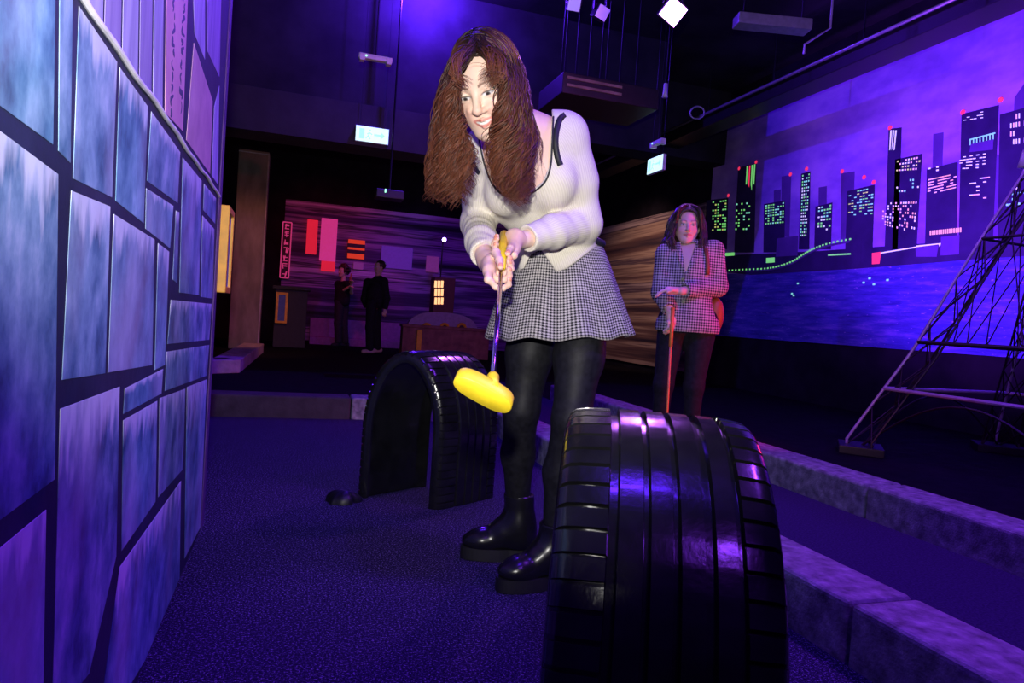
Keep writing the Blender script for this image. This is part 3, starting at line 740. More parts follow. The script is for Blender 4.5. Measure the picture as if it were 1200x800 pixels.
rr_ = np.concatenate([[np.linalg.norm((f1-tc_)[:2])], rr_, [rr_[-1]*.55, .09, .05]]); zz = np.concatenate([[0.0], zz, [zz[-1]+.45, zz[-1]+1.1, zz[-1]+1.6]])
dirs = [unit(np.array([(q-tc_)[0], (q-tc_)[1], 0])) for q in (f1, f2, f1+pn*side, f2+pn*side)]
def tp(k, z, inset=0): r_ = np.interp(z, zz, rr_)-inset; return np.array([tc_[0], tc_[1], 0])+dirs[k]*r_+np.array([0, 0, z])
zs_ = np.linspace(0, zz[-1], 40)
for k in range(4):
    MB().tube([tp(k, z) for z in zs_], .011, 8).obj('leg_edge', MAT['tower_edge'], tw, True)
    lg = MB()
    for s in (-1, 1):
        t_ = np.cross(dirs[k], [0, 0, 1.])*s
        lg.tube([tp(k, z, .16)+t_*.13*max(0, 1-z/2.6) for z in zs_[:28]], .008, 6)
    lo_ = lg.obj('leg_rail', MAT['tower_steel'], tw)
    zz_ = np.linspace(.05, 2.3, 8); lat = MB()
    for i in range(len(zz_)-1):
        a_, b_ = zz_[i], zz_[i+1]; t_ = np.cross(dirs[k], [0, 0, 1.])
        for s in (-1, 1):
            o1 = t_*s*.13*max(0, 1-a_/2.6); o2 = t_*s*.13*max(0, 1-b_/2.6)
            lat.tube([tp(k, a_), tp(k, b_, .16)+o2], .005, 5); lat.tube([tp(k, a_, .16)+o1, tp(k, b_)], .005, 5)
            lat.tube([tp(k, a_, .16)+o1, tp(k, b_, .16)-o2], .004, 5)
    lat.obj('lattice', MAT['tower_steel'], tw)
    q = tp(k, 0); t_ = np.cross(dirs[k], [0, 0, 1.]); cc = q-dirs[k]*.09
    MB().obox(cc+np.array([0, 0, .03]), (dirs[k], t_, (0, 0, 1)), (.15, .17, .03), .006).obj('plinth', MAT['black_plastic'], tw)
ZP = [.50, .86, 1.62]
for zi, zp in enumerate(ZP):
    for k, j in ((0, 1), (1, 3), (3, 2), (2, 0)):
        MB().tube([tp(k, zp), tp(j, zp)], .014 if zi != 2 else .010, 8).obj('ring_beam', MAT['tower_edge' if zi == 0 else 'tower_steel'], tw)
lat = MB()
for k, j in ((0, 1), (1, 3), (3, 2), (2, 0)):
    for za, zb in ((.86, 1.62), (1.62, 2.05)):
        for i in range(3):
            u0, u1 = i/3, (i+1)/3
            A0 = tp(k, za)*(1-u0)+tp(j, za)*u0; B0 = tp(k, zb)*(1-u1)+tp(j, zb)*u1
            A1 = tp(k, za)*(1-u1)+tp(j, za)*u1; B1 = tp(k, zb)*(1-u0)+tp(j, zb)*u0
            lat.tube([A0, B0], .0045, 5); lat.tube([A1, B1], .0045, 5)
    A0, A1 = tp(k, .05, .1), tp(j, .05, .1)
    arc = [A0*(1-u)+A1*u+np.array([0, 0, .40*math.sin(math.pi*u)]) for u in np.linspace(0, 1, 17)]; lat.tube(arc, .008, 6)
lat.obj('cross_lattice', MAT['tower_steel'], tw)
c = P(1203, 186, pix(tp(0, 2.1))[2])
MB().tube([c+np.array([0, 0, -.06]), c+np.array([0, 0, .06])], [.05, .028], 14).obj('lamp_cap', MAT['white_plastic'], tw, True)

# ------------------------------------------------------------------ pillar and far-end furniture
pb = onfloor(285, 409); q0 = ony(273, 300, pb[1]); q1 = ony(309, 300, pb[1]); pt = ony(298, 176, pb[1])[2]
pl = thing('concrete_pillar', 'brown concrete pillar with bright edge strip behind the stone wall', 'pillar', ((q0[0]+q1[0])/2, pb[1]+.2, 0))
MB().box((q0[0], pb[1], 0), (q1[0], pb[1]+.45, pt), .015).obj('shaft', MAT['pillar'], pl)
MB().box((q0[0], pb[1]-.012, pt-.05), (q1[0], pb[1]-.001, pt-.035)).obj('top_strip', MAT['metal_grey'], pl)
MB().box((q1[0]-.02, pb[1]-.015, 0), (q1[0]+.004, pb[1]-.001, pt-.06)).obj('edge_strip', MAT['pink_stone'], pl)
def at_y(x, y, Y): return ony(x, y, Y)
def flat_sign(px, Y, mat, name, label, group=None, t=.05):
    (x0, y0_), (x1, y1_) = px; a = ony(x0, y1_, Y); b = ony(x1, y0_, Y)
    o = MB().box((a[0], Y, a[2]), (b[0], Y+t, b[2]), .008).obj(name, mat); return tag(o, label, 'sign', group)
MAT['sign_red'] = glow('lit_sign_red', (.85, .02, .06, 1), .55); MAT['sign_pink'] = glow('lit_sign_pink', (.75, .05, .32, 1), .5)
MAT['sign_orange'] = glow('lit_sign_orange', (.75, .05, .02, 1), .6); MAT['sign_purple'] = glow('lit_sign_purple', (.10, .02, .30, 1), .55)
MAT['sign_mauve'] = glow('lit_sign_mauve', (.20, .03, .22, 1), .5); MAT['sign_dark'] = plain('sign_dark', (.05, .01, .04), .6)
MAT['neon_pink'] = glow('neon_pink', (.75, .06, .25, 1), .45)
Ys = YB-.088
flat_sign(((358, 258), (373, 297)), Ys, MAT['sign_red'], 'street_sign', 'tall red lit sign left of the big pink one on the far wall')
o = flat_sign(((374, 257), (396, 305)), Ys, MAT['sign_pink'], 'street_sign', 'largest pink lit banner sign on the far wall')
flat_sign(((376, 306.5), (393, 317)), Ys, MAT['sign_red'], 'street_sign', 'short red sign below the big pink banner')
so = flat_sign(((407, 282), (428, 302)), Ys, MAT['sign_orange'], 'street_sign', 'small orange-red sign above the heads of the far couple')
for yy in (288, 295):
    a, b = ony(407, yy+1.2, Ys-.01), ony(428, yy-1.2, Ys-.01); MB().box((a[0], Ys-.012, a[2]), (b[0], Ys+.001, b[2])).obj('dark_bar', MAT['sign_dark'], so)
flat_sign(((446, 291), (484, 313)), Ys, MAT['sign_purple'], 'street_sign', 'wide violet lit sign panel in the middle of the far wall')
flat_sign(((499, 301), (515, 318)), Ys, MAT['sign_mauve'], 'street_sign', 'small square mauve sign right of the wide violet one')
flat_sign(((414, 308), (426, 315)), Ys, MAT['sign_mauve'], 'street_sign', 'thin mauve sign strip just above the man in black')
# upright neon sign with glyph strokes
a = ony(328, 325, Ys); b = ony(342, 261, Ys); ns = thing('neon_sign', 'narrow upright pink neon outline sign with illegible glyphs', 'sign', ((a[0]+b[0])/2, Ys, a[2]))
MB().box((a[0], Ys, a[2]), (b[0], Ys+.05, b[2])).obj('backing', MAT['sign_dark'], ns)
fr = [(a[0], a[2]), (b[0], a[2]), (b[0], b[2]), (a[0], b[2])]
for i in range(4):
    p, q = fr[i], fr[(i+1) % 4]; MB().tube([(p[0], Ys-.02, p[1]), (q[0], Ys-.02, q[1])], .014, 6).obj('neon_tube', MAT['neon_pink'], ns)
rs = random.Random(5); hh = (b[2]-a[2])/7; wx = b[0]-a[0]
for i in range(7):
    z0_ = a[2]+hh*(i+.15)
    for k in range(4):
        if rs.random() < .5: p = (a[0]+wx*.25, z0_+hh*.7*rs.random()); q = (a[0]+wx*.75, p[1])
        else: x_ = a[0]+wx*rs.uniform(.3, .7); p = (x_, z0_); q = (x_+rs.uniform(-.03, .03), z0_+hh*.65)
        MB().tube([(p[0], Ys-.02, p[1]), (q[0], Ys-.02, q[1])], .010, 5).obj('glyph_stroke', MAT['neon_pink'], ns)
# dark hut with yellow framed picture
Yh = 13.4
a, b = ony(319, 409, Yh), ony(361, 341, Yh); hut = thing('dark_booth', 'dark grey booth carrying the small yellow-framed picture', 'booth', ((a[0]+b[0])/2, Yh+.4, 0))
MAT['booth'] = plain('booth_grey', (.030, .030, .034), .7)
MB().box((a[0], Yh, 0), (b[0], Yh+.8, b[2]), .01).obj('body', MAT['booth'], hut)
MB().box((a[0]-.05, Yh-.06, b[2]+.001), (b[0]+.05, Yh+.86, b[2]+.06), .008).obj('lid', MAT['booth'], hut)
a, b = ony(322, 378, Yh), ony(338, 343, Yh)
framed_board(np.array([(a[0]+b[0])/2, Yh-.035, (a[2]+b[2])/2]), (1, 0, 0), b[0]-a[0], b[2]-a[2], .05, 'framed_picture', 'small blue picture in a yellow frame on the dark booth', MAT['blue_panel'], .045)
# violet platform behind the couple
a, b = onfloor(362, 402), onfloor(420, 402); MAT['platform'] = plain('platform_violet', (.25, .10, .38), .7)
pf = thing('low_stage', 'low violet stage block behind the far couple', 'stage', ((a[0]+b[0])/2, 15.0, 0))
MB().box((a[0], 15.0, 0), (b[0]+2.0, 15.3, .16), .01).obj('step', MAT['platform'], pf); MB().box((a[0], 15.3, 0), (b[0]+2.0, 15.5, .55), .01).obj('riser', MAT['platform'], pf)
# planter wall, violet dome with three round lanterns, yellow post
Yp = 12.6; MAT['brick_red'] = mottled('planter_render', [(.3, (.16, .06, .07)), (.7, (.36, .15, .15))], 6, .85, .3)
a, b = ony(470, 420, Yp), ony(574, 389, Yp)
pw = thing('planter_wall', 'reddish rendered low wall under the violet dome', 'wall', ((a[0]+b[0])/2, Yp, 0))
MB().box((a[0], Yp, 0), (b[0], Yp+.3, b[2]), .012).obj('face', MAT['brick_red'], pw)
MB().box((a[0]-.02, Yp-.03, b[2]), (b[0]+.02, Yp+.33, b[2]+.05), .01).obj('coping', MAT['brick_red'], pw)
p = ony(491, 400, Yp-.08); p1 = ony(491, 386, Yp-.08)
tag(MB().box((p[0]-.045, Yp-.1, 0), (p[0]+.045, Yp-.035, p1[2]), .01).obj('marker_post', MAT['yellow_paint']), 'short yellow post in front of the reddish low wall', 'post')
Yd = 13.02; ctr = ony(519, 389, Yd); rx = (ony(561, 389, Yd)[0]-ony(478, 389, Yd)[0])/2; rz = ony(519, 366, Yd)[2]-ctr[2]
dm = thing('bridge_dome', 'violet arched dome board with three ringed holes on the low wall', 'arch', (ctr[0], Yd, 0))
MAT['dome'] = plain('dome_violet', (.36, .26, .50), .7)
prof = [(ctr[0]+rx*math.copysign(abs(math.cos(t))**.8, math.cos(t)), Yd, ctr[2]+rz*math.sin(t)**.8) for t in np.linspace(0, math.pi, 40)]
MB().prism(prof+[(ctr[0]-rx, Yd, .02), (ctr[0]+rx, Yd, .02)], (0, .16, 0)).obj('arch_board', MAT['dome'], dm)
for x in (500, 521, 541):
    q = ony(x, 384, Yd-.03); a_ = np.linspace(0, 2*math.pi, 25)
    MB().tube([(q[0]+.075*math.cos(t), Yd-.03, q[2]+.075*math.sin(t)) for t in a_], .026, 8, False).obj('ring', MAT['yellow_paint'], dm, True)
    MB().prism([(q[0]+.07*math.cos(t), Yd-.012, q[2]+.07*math.sin(t)) for t in a_[:-1]], (0, .01, 0)).obj('hole_disc', MAT['black_plastic'], dm)
# lantern tower with nine amber panes
Yl = 13.3; a, b = ony(506, 386, Yl), ony(534, 326, Yl)
lt = thing('lantern_tower', 'dark red wooden lantern tower with nine glowing amber panes', 'lantern', ((a[0]+b[0])/2, Yl+.2, 0))
MAT['lantern_wood'] = plain('lantern_wood', (.10, .025, .03), .6)
MB().box((a[0], Yl, 0), (b[0], Yl+.42, b[2]), .01).obj('body', MAT['lantern_wood'], lt)
n = N('amber_glass'); n.base((.9, .5, .2)).set(.4).emit((1.0, .50, .20, 1), 1.5); MAT['amber'] = n.m
for j in range(3):
    for i in range(3):
        q0 = ony(509.6+i*3.7, 328.8+j*9.8, Yl-.02); q1 = ony(511.9+i*3.7, 337+j*9.8, Yl-.02)
        MB().box((q0[0], Yl-.02, q1[2]), (q1[0], Yl-.001, q0[2])).obj('pane', MAT['amber'], lt)
a, b = ony(507.5, 359, Yl), ony(523, 326.5, Yl)
MB().box((a[0], Yl-.012, a[2]), (b[0], Yl-.0005, b[2])).obj('pane_frame', MAT['lantern_wood'], lt)

# ------------------------------------------------------------------ exit signs, emergency lamps, ceiling gear
n = N('exit_face'); n.base((.7, .9, .8)).set(.4).emit((.62, 1.0, .78, 1), 1.15); MAT['exit_face'] = n.m
n = N('exit_green'); n.base((.4, .8, .6)).set(.4).emit((.42, .95, .62, 1), .95); MAT['exit_green'] = n.m
def exit_sign(c, x, label, w_=.38, h_=.19):
    x = unit(x); y = np.cross([0, 0, 1.], x); up = np.array([0, 0, 1.])
    r = thing('exit_sign', label, 'exit sign', c-up*h_/2, None)
    MB().obox(c, (x, y, up), (w_/2, .02, h_/2), .004).obj('case', MAT['white_plastic'], r)
    MB().obox(c-y*.022, (x, y, up), (w_/2-.006, .003, h_/2-.006)).obj('lit_face', MAT['exit_face'], r)
    m = MB(); f_ = c-y*.0265                      # running figure, door and arrow
    def pc(u0, u1, v0, v1): m.obox(f_+x*(u0+u1)/2+up*(v0+v1)/2, (x, y, up), ((u1-u0)/2, .0015, (v1-v0)/2))
    pc(-.15, -.09, -.06, .06); pc(.02, .10, -.012, .012)
    m.prism([f_+x*.10+up*.04, f_+x*.15, f_+x*.10-up*.04], y*-.0015)
    for (u0, v0, u1, v1) in ((-.03, .02, -.045, -.02), (-.045, -.02, -.02, -.055), (-.045, -.02, -.075, -.05), (-.03, .02, -.06, 0), (-.03, .02, .0, .0)):
        m.tube([f_+x*u0+up*v0, f_+x*u1+up*v1], .008, 6)
    m.tube([f_+x*-.028+up*.035, f_+x*-.028+up*.055], .012, 8); m.obj('pictogram', MAT['exit_green'], r)
    for s in (-1, 1): MB().tube([c+x*s*w_*.36+up*h_/2, np.array([*(c+x*s*w_*.36)[:2], ZC])], .002, 5).obj('hanger', MAT['metal_dark'], r)
    return r
exit_sign(P(436, 158.5, 8.0), (1, 0, 0), 'pale green lit exit sign hanging before the grey beam', .385, .185)
exit_sign(P(769.5, 193, 8.0), (0, -1, 0), 'pale green lit exit sign turned sideways right of the golfing woman', .36, .185)
def emergency(c, x, label, L=.29):
    x = unit(x); y = np.cross([0, 0, 1.], x); up = np.array([0, 0, 1.]); r = thing('emergency_light', label, 'lamp', c-up*.03)
    MB().obox(c, (x, y, up), (L/2, .03, .022), .008).obj('housing', MAT['white_plastic'], r)
    for s in (-1, 1): MB().obox(c+x*s*(L/2-.03)-up*.012, (x, y, up), (.022, .036, .03), .006).obj('end_cap', MAT['white_plastic'], r)
    n_ = plain('status_led', (.3, 1, .5, 1), .4, 0, .3, 2.0); MB().obox(c-x*L*.28-y*.032, (x, y, up), (.006, .003, .006)).obj('indicator', n_, r)
    MB().tube([c+up*.02, np.array([c[0], c[1], ZC])], .004, 6).obj('stem', MAT['metal_dark'], r)
emergency(P(440, 68.5, 6.0), (1, .0, 0), 'white emergency light hanging left of the golfing woman', .29)
emergency(P(771, 167, 7.7), (0, -1, 0), 'small emergency light above the sideways exit sign', .26)
n = N('flood_lens'); n.base((.9, .5, .9)).set(.4).emit((1.0, .50, .95, 1), 9); MAT['flood_lens'] = n.m
def flood(c, aim, label, s=.08, lens=None, tilt=.6):
    f_ = unit(np.array(aim)-c); x = unit(np.cross(f_, [0, 0, 1.])); u = np.cross(x, f_)
    x, u = x*math.cos(tilt)+u*math.sin(tilt), u*math.cos(tilt)-x*math.sin(tilt)
    r = thing('flood_light', label, 'flood light', c)
    MB().obox(c-f_*.05, (x, u, f_), (s*1.15, s*1.15, .045), .012).obj('housing', MAT['metal_dark'], r)
    MB().obox(c, (x, u, f_), (s, s, .006)).obj('lens', lens or MAT['flood_lens'], r)
    m = MB()
    for sg in (-1, 1): m.tube([c-f_*.05+x*s*1.2*sg, c-f_*.05+x*s*1.2*sg+np.array([0, 0, .16])], .008, 6)
    m.tube([c-f_*.05+x*s*1.2+np.array([0, 0, .16]), c-f_*.05-x*s*1.2+np.array([0, 0, .16])], .008, 6); m.obj('yoke', MAT['metal_dark'], r)
    MB().tube([c-f_*.05+np.array([0, 0, .16]), np.array([*(c-f_*.05)[:2], ZC])], .010, 6).obj('drop_rod', MAT['metal_dark'], r)
    return r
fc = P(789, 14, 5.0); flood(fc, EYE+np.array([.9, .3, -.2]), 'glowing pink-white flood light at the top of the picture', .072)
spot('flood_light_beam', tuple(fc-np.array([.10, .22, .12])), (1.1, 1.0, .3), (.45, .12, 1.0), 120, 80, .5, .08)
point('flood_light_spill', tuple(fc+unit(EYE-fc)*.12), (.45, .12, 1.0), 60, .06)
n = N('lens_dim'); n.base((.45, .5, .7)).set(.3); MAT['lens_dim'] = n.m
flood(P(673, 5, 5.6), EYE+np.array([.2, 0, 0]), 'unlit grey ceiling spotlight above the golfing woman, left one of two', .05, MAT['lens_dim'], .1)
flood(P(706, 15, 5.6), EYE+np.array([2.4, 0, .3]), 'unlit pinkish ceiling spotlight right of the grey one', .05, MAT['lens_dim'], .3)
n = N('lens_blue'); n.base((.6, .5, .9)).set(.4).emit((.45, .30, 1.0, 1), 9); MAT['lens_blue'] = n.m
pc_ = ony(520, 281, 14.3); r = thing('stage_lamp', 'glowing violet-blue lamp on a thin stand at the far end', 'lamp', (pc_[0], 14.3, 0))
V, F = tube_vf([pc_+np.array([0, -.04, 0]), pc_+np.array([0, .0, 0]), pc_+np.array([0, .14, 0])], [.055, .06, .03], 14); mesh('head', V, F, MAT['black_plastic'], r, True)
MB().tube([pc_+np.array([0, -.045, 0]), pc_+np.array([0, -.05, 0])], .045, 14).obj('lens', MAT['lens_blue'], r)
MB().tube([np.array([pc_[0], 14.38, 0]), np.array([pc_[0], 14.38, pc_[2]])], .015, 6).obj('stand', MAT['metal_dark'], r)
point('stage_lamp_light', tuple(pc_+np.array([0, -.15, 0])), (.3, .15, 1.0), 9, .05)
# cable tray and pipes under the right wall top
A, Bq = onx(700, 199, 5.45), onx(1160, -14, 5.45); A[2] = Bq[2] = onx(980, 70, 5.45)[2]
tr = thing('cable_tray', 'long dark cable tray with pipes running along the mural top', 'cable tray', (5.45, 7.0, A[2]-.1))
ya, yb = 1.0, A[1]
MB().box((5.30, ya, A[2]-.20), (5.62, yb, A[2]-.02), .01).obj('tray', MAT['black_plastic'], tr)
for k in range(5):
    MB().tube([(5.34+.06*k, ya, A[2]+.01), (5.34+.06*k, yb, A[2]+.01)], .022, 8).obj('cable', MAT['metal_dark' if k % 2 else 'black_plastic'], tr, True)
MB().tube([(5.24, ya, A[2]-.05), (5.24, yb, A[2]-.05)], .018, 8).obj('conduit', MAT['metal_grey'], tr, True)
for y in np.arange(1.6, yb, 1.4): MB().tube([(5.46, y, A[2]), (5.46, y, ZC)], .008, 6).obj('hanger_rod', MAT['metal_dark'], tr)
c = P(817, 132, 8.3); a_ = np.linspace(0, 2*math.pi, 30)
MB().tube([c+unit(cR)*.085*math.cos(t)+np.array([0, 0, .075])*math.sin(t) for t in a_], .010, 8, False).obj('cable_loop', MAT['metal_grey'], tr, True)
# ducts and boxes on the ceiling
def cbox(px, d, sz, rotz, mat, name, label, cat, parts=None):
    c = P(*px, d); r = thing(name, label, cat, c-np.array([0, 0, sz[2]]))
    x = np.array([math.cos(rotz), math.sin(rotz), 0]); y = np.array([-x[1], x[0], 0])
    MB().obox(c, (x, y, (0, 0, 1)), sz, .012).obj('body', mat, r)
    for s in (-1, 1):
        q = c+x*s*sz[0]*.8; MB().tube([q+np.array([0, 0, sz[2]]), np.array([q[0], q[1], ZC])], .006, 6).obj('hanger_rod', MAT['metal_dark'], r)
    return r
MAT['duct'] = plain('duct_grey', (.03, .028, .03), .5, .3)
r = cbox((700, 118), 7.0, (.52, .34, .10), .0, MAT['duct'], 'air_unit', 'dark hanging air unit behind the woman with grille slots', 'air unit')
c = P(700, 118, 7.0)
for k in range(2): MB().box((c[0]-.48, c[1]-.355, c[2]+.035-.07*k), (c[0]+.1, c[1]-.341, c[2]+.06-.07*k)).obj('grille_slot', MAT['pillar'], r)
for k, x in enumerate((662, 675, 690, 704, 711, 727)):
    q = P(x, 75+3*(k % 2), 6.8); tag(MB().tube([q-np.array([0, 0, .12+.03*(k % 3)]), np.array([q[0], q[1], ZC])], .005, 6).obj('hanger_rod', MAT['metal_dark']), ['first','second','third','fourth','fifth','sixth'][k]+' thin steel hanger rod from the left above the air unit', 'rod', 'hanger rods above the air unit')
q = P(779, 114, 7.0); r = thing('pendant_downlight', 'tiny pendant downlight left of the cable loop', 'lamp', q)
MB().tube([q, q+np.array([0, 0, .06]), q+np.array([0, 0, .14])], [.03, .022, .02], 12).obj('head', MAT['white_plastic'], r, True); MB().tube([q+np.array([0, 0, .14]), np.array([q[0], q[1], ZC])], .006, 6).obj('stem', MAT['metal_dark'], r)
r = cbox((905, 28), 6.2, (.34, .08, .05), -.25, MAT['metal_grey'], 'ceiling_batten', 'grey perforated batten hanging right of the glowing flood light', 'lamp')
q0, q1 = P(943, 52, 5.8), P(973, 33, 5.8)
tag(MB().tube([q0-np.array([0, 0, .08]), q0, q1, np.array([q1[0], q1[1], ZC])], .010, 6).obj('pipe_bracket', MAT['metal_grey']), 'bent pipe bracket hanging above the cable tray', 'bracket')
q0 = P(640, 60, 9.0)
struct(MB().box((1.2, 9.6, 3.55), (XW, 10.1, ZC)), 'trim_3', MAT['ceiling'], label='dark ceiling downstand on the right')
r = thing('ceiling_projector', 'small dark projector with a green light under the beam', 'projector', P(456, 229, 8.0)-np.array([0, 0, .06]))
c = P(456, 229, 8.0); MB().obox(c, ((1, 0, 0), (0, 1, 0), (0, 0, 1)), (.16, .12, .05), .012).obj('body', MAT['black_plastic'], r)
MB().obox(c+np.array([-.06, -.125, .03]), ((1, 0, 0), (0, 1, 0), (0, 0, 1)), (.008, .004, .02)).obj('indicator', plain('status_led', (.3, 1, .5, 1), .4), r)
MB().tube([c+np.array([0, 0, .05]), np.array([c[0], c[1], ZC])], .012, 6).obj('drop_rod', MAT['metal_dark'], r)
# ------------------------------------------------------------------ the golfing woman
def cloth(name, stops, scale, rough=.8, bump=.2, dist=.003, stretch=(1, 1, 1)): return mottled(name, stops, scale, rough, bump, stretch, dist, .2)
n = N('ribbed_knit'); v = n.coord(); tcn = n.add('ShaderNodeTexCoord')
sx = n.add('ShaderNodeSeparateXYZ'); n.link(tcn.outputs['UV'], sx.inputs[0])
wv = n.math('SINE', n.math('MULTIPLY', sx.outputs[0], 1050.0))
f = n.noise(v, 14, 4)
n.base(n.mix(n.math('MULTIPLY', n.math('ADD', wv, 1.0), .5), n.ramp(f, [(.3, (.60, .55, .45)), (.7, (.68, .63, .53))]), (.72, .67, .57))).set(.85, 0, .15).bump(wv, .16, .002); MAT['knit'] = n.m
n = N('houndstooth'); tcn = n.add('ShaderNodeTexCoord'); sp = n.add('ShaderNodeSeparateXYZ'); n.link(tcn.outputs['UV'], sp.inputs[0])
P_ = .0092
def stripe(o): return n.math('GREATER_THAN', n.math('FRACT', n.math('DIVIDE', o, P_)), .5)
a_, b_ = stripe(sp.outputs[0]), stripe(sp.outputs[1])
tw_ = n.math('GREATER_THAN', n.math('FRACT', n.math('DIVIDE', n.math('ADD', sp.outputs[0], sp.outputs[1]), P_/2)), .5)
chk = n.math('MULTIPLY', n.math('ADD', a_, b_), .5)
val = n.math('ADD', n.math('MULTIPLY', chk, .8), n.math('MULTIPLY', tw_, .2))
n.base(n.ramp(val, [(.0, (.52, .48, .48)), (.35, (.42, .39, .39)), (.45, (.17, .155, .165)), (.62, (.11, .10, .11)), (.8, (.015, .014, .018)), (1, (.01, .01, .012))])).set(.85, 0, .15); MAT['houndstooth'] = n.m
MAT['tights'] = cloth('black_tights', [(.3, (.006, .006, .008)), (.7, (.014, .014, .018))], 60, .55, .1)
MAT['boot'] = plain('boot_leather', (.008, .008, .010), .25, 0, .6); MAT['sole'] = plain('boot_sole', (.01, .01, .011), .6)
MAT['black_trim'] = plain('black_trim', (.012, .012, .016), .6)

root_c = (onfloor(580, 655)+onfloor(620, 690))/2
golfer = thing('person', 'woman in cream cardigan and checked skirt bending over a yellow putter', 'person', root_c)
# --- skeleton from the photograph
hipC = P(658, 338, 2.20); waist = P(652, 288, 2.13); ribs = P(632, 232, 2.05); chest = P(618, 190, 1.99)
shL = P(664, 158, 1.98); shR = P(570, 172, 2.02); neckB = P(616, 152, 1.96)
elL = P(684, 262, 2.03); wrL = P(608, 282, 1.845)
elR = P(560, 262, 2.06); wrR = P(568, 303, 1.80)
hipR = P(630, 350, 2.25); knR = P(611, 480, 2.235); anR = P(607, 596, 2.34)
hipL = P(686, 350, 2.16); knL = P(670, 490, 2.07); anL = P(650, 632, 2.13)
# --- head
hc = P(572, 104, 1.735)
yb_ = -unit(ray(572, 104)); xb = -unit(cR-yb_*(cR@yb_)); zb = np.cross(xb, yb_)
HF = np.stack([xb, yb_, zb], 1)@Rz(R(-20))@Rx(R(-13))@Ry(R(13))
parts = [head_chunk(HF, hc, .0017, neckB, .047, True, iris=(.05, .035, .04), gaze=-.0022, lid=.0042)]
# --- upper body under the cardigan
up_pts = [neckB, chest, shL, shR, waist, hipC]
v = Vol(*bounds(up_pts, .20), .006)
tx = unit(shL-shR); tz = unit(chest-hipC); ty = np.cross(tz, tx); TB = np.stack([tx, ty, tz], 1)     # ty points to her back
fwd = -ty
v.cap(neckB+np.array([0, 0, .0]), HF@np.array([0, -.022, -.06])+hc, .046, .045, .03)
v.cap(neckB-tz*.02, chest, .06, .085, .04); v.cap(shL-tx*.03, shR+tx*.03, .042, .042, .04)
v.ell(chest, (.135, .088, .12), TB, .05); v.ell(ribs, (.122, .084, .11), TB, .05); v.ell(waist, (.108, .08, .09), TB, .05)
bu = [chest-tz*.055+fwd*.065+tx*s*.066 for s in (-1, 1)]
for b_ in bu: v.ell(b_, (.058, .055, .062), TB, .03)
v.ell(hipC, (.15, .11, .10), None, .05)
V, F = v.nets(); parts.append((V, F, SKIN*np.array([1, .97, .97])))
# --- arms and legs (under the clothes)
v = Vol(*bounds([shL, elL, wrL, shR, elR, wrR], .08), .006)
v.chain([shL, elL, wrL], [.042, .034, .024], .02).chain([shR, elR, wrR], [.042, .034, .024], .02); V, F = v.nets(); parts.append((V, F, SKIN))
v = Vol(*bounds([hipR, anR, hipL, anL], .13), .008)
for a_, b_, c_ in ((hipR, knR, anR), (hipL, knL, anL)): v.chain([a_, b_, b_*.55+c_*.45+np.array([.0, .02, 0]), c_], [.070, .044, .040, .028], .03)
V, F = v.nets(); parts.append((V, F, SKIN*.9))
# --- hands round the grip
gA, gB = P(590.5, 277, 1.835), P(577, 452, 1.30); gD = unit(gB-gA); gL = np.linalg.norm(gB-gA)
def sh(t): return gA+(gB-gA)*t
ce = unit(EYE-sh(.2)); e2 = unit(ce-gD*(ce@gD)); e1 = unit(cR-gD*(cR@gD)-e2*(cR@e2))          # e1 screen right, e2 towards the lens
def ring(t, ang, r): return sh(t)+r*(math.cos(ang)*e1+math.sin(ang)*e2)
SKH = SKIN*np.array([1.0, .93, .92])
def hand(wr, side, t0, t1, thumb, palm_px, palm_d, hh=.0019):
    """side +1: palm right of the grip, fingers pass behind it and show left; -1 mirrored"""
    pts = [wr, sh(t0), sh(t1), P(*palm_px, palm_d)]
    v = Vol(*bounds(pts, .062), hh); pal = P(*palm_px, palm_d); nails = []
    v.cap(wr, wr*.35+pal*.65, .0235, .026, .012)
    kn = []
    for i in range(4):
        t = t0+(t1-t0)*i/3; a0 = 0 if side > 0 else math.pi
        k0 = ring(t, a0-side*R(8), .030); kn.append(k0)
    v.cap(wr*.4+pal*.6, (kn[0]+kn[1])/2*.8+pal*.2, .022, .0145, .016); v.cap(wr*.4+pal*.6, (kn[2]+kn[3])/2*.8+pal*.2, .021, .0135, .016)
    v.cap(kn[0], kn[3], .0115, .0105, .012); v.cap(pal, (kn[1]+kn[2])/2, .018, .012, .014)
    fr = [.0086, .0088, .0083, .0072]
    for i in range(4):
        t = t0+(t1-t0)*i/3; reach = [205, 222, 216, 198][i]
        seq = [kn[i]]
        for a in np.linspace(20, reach, 5):
            ang = -R(a) if side > 0 else math.pi+R(a)
            seq.append(ring(t+.012*(a/200), ang, .0225+.002*math.sin(a)))
        v.chain(seq, [fr[i]*1.12, fr[i]*1.05, fr[i], fr[i]*.98, fr[i]*.93, fr[i]*.82], .0035)
        nails.append(seq[-1]+ (seq[-1]-sh(t))*.25)
    v.chain(thumb, [.0125, .0108, .0092, .0078], .006); nails.append(thumb[-1]+e2*.006)
    V, F = v.nets(); C = np.tile(SKH, (len(V), 1))
    for q in nails: C[np.linalg.norm(V-q, axis=1) < .0072] = (.72, .30, .20)
    for q in kn: C *= 1-.12*np.exp(-(np.linalg.norm(V-q, axis=1)/.008)**2)[:, None]*np.array([0, 1, 1])
    return V, F, C
parts.append(hand(wrL, +1, .02, .15, [P(603, 279, 1.815), P(600.5, 287, 1.785), ring(.15, R(38), .024), ring(.20, R(52), .0215)], (601, 279), 1.83))
parts.append(hand(wrR, -1, .20, .36, [P(576, 303, 1.775), ring(.215, R(128), .027), ring(.275, R(108), .0235), ring(.325, R(96), .021)], (575, 309), 1.775))
V, F, C = join(parts)
mesh('body', V, F, MAT['skin'], golfer, True, C)
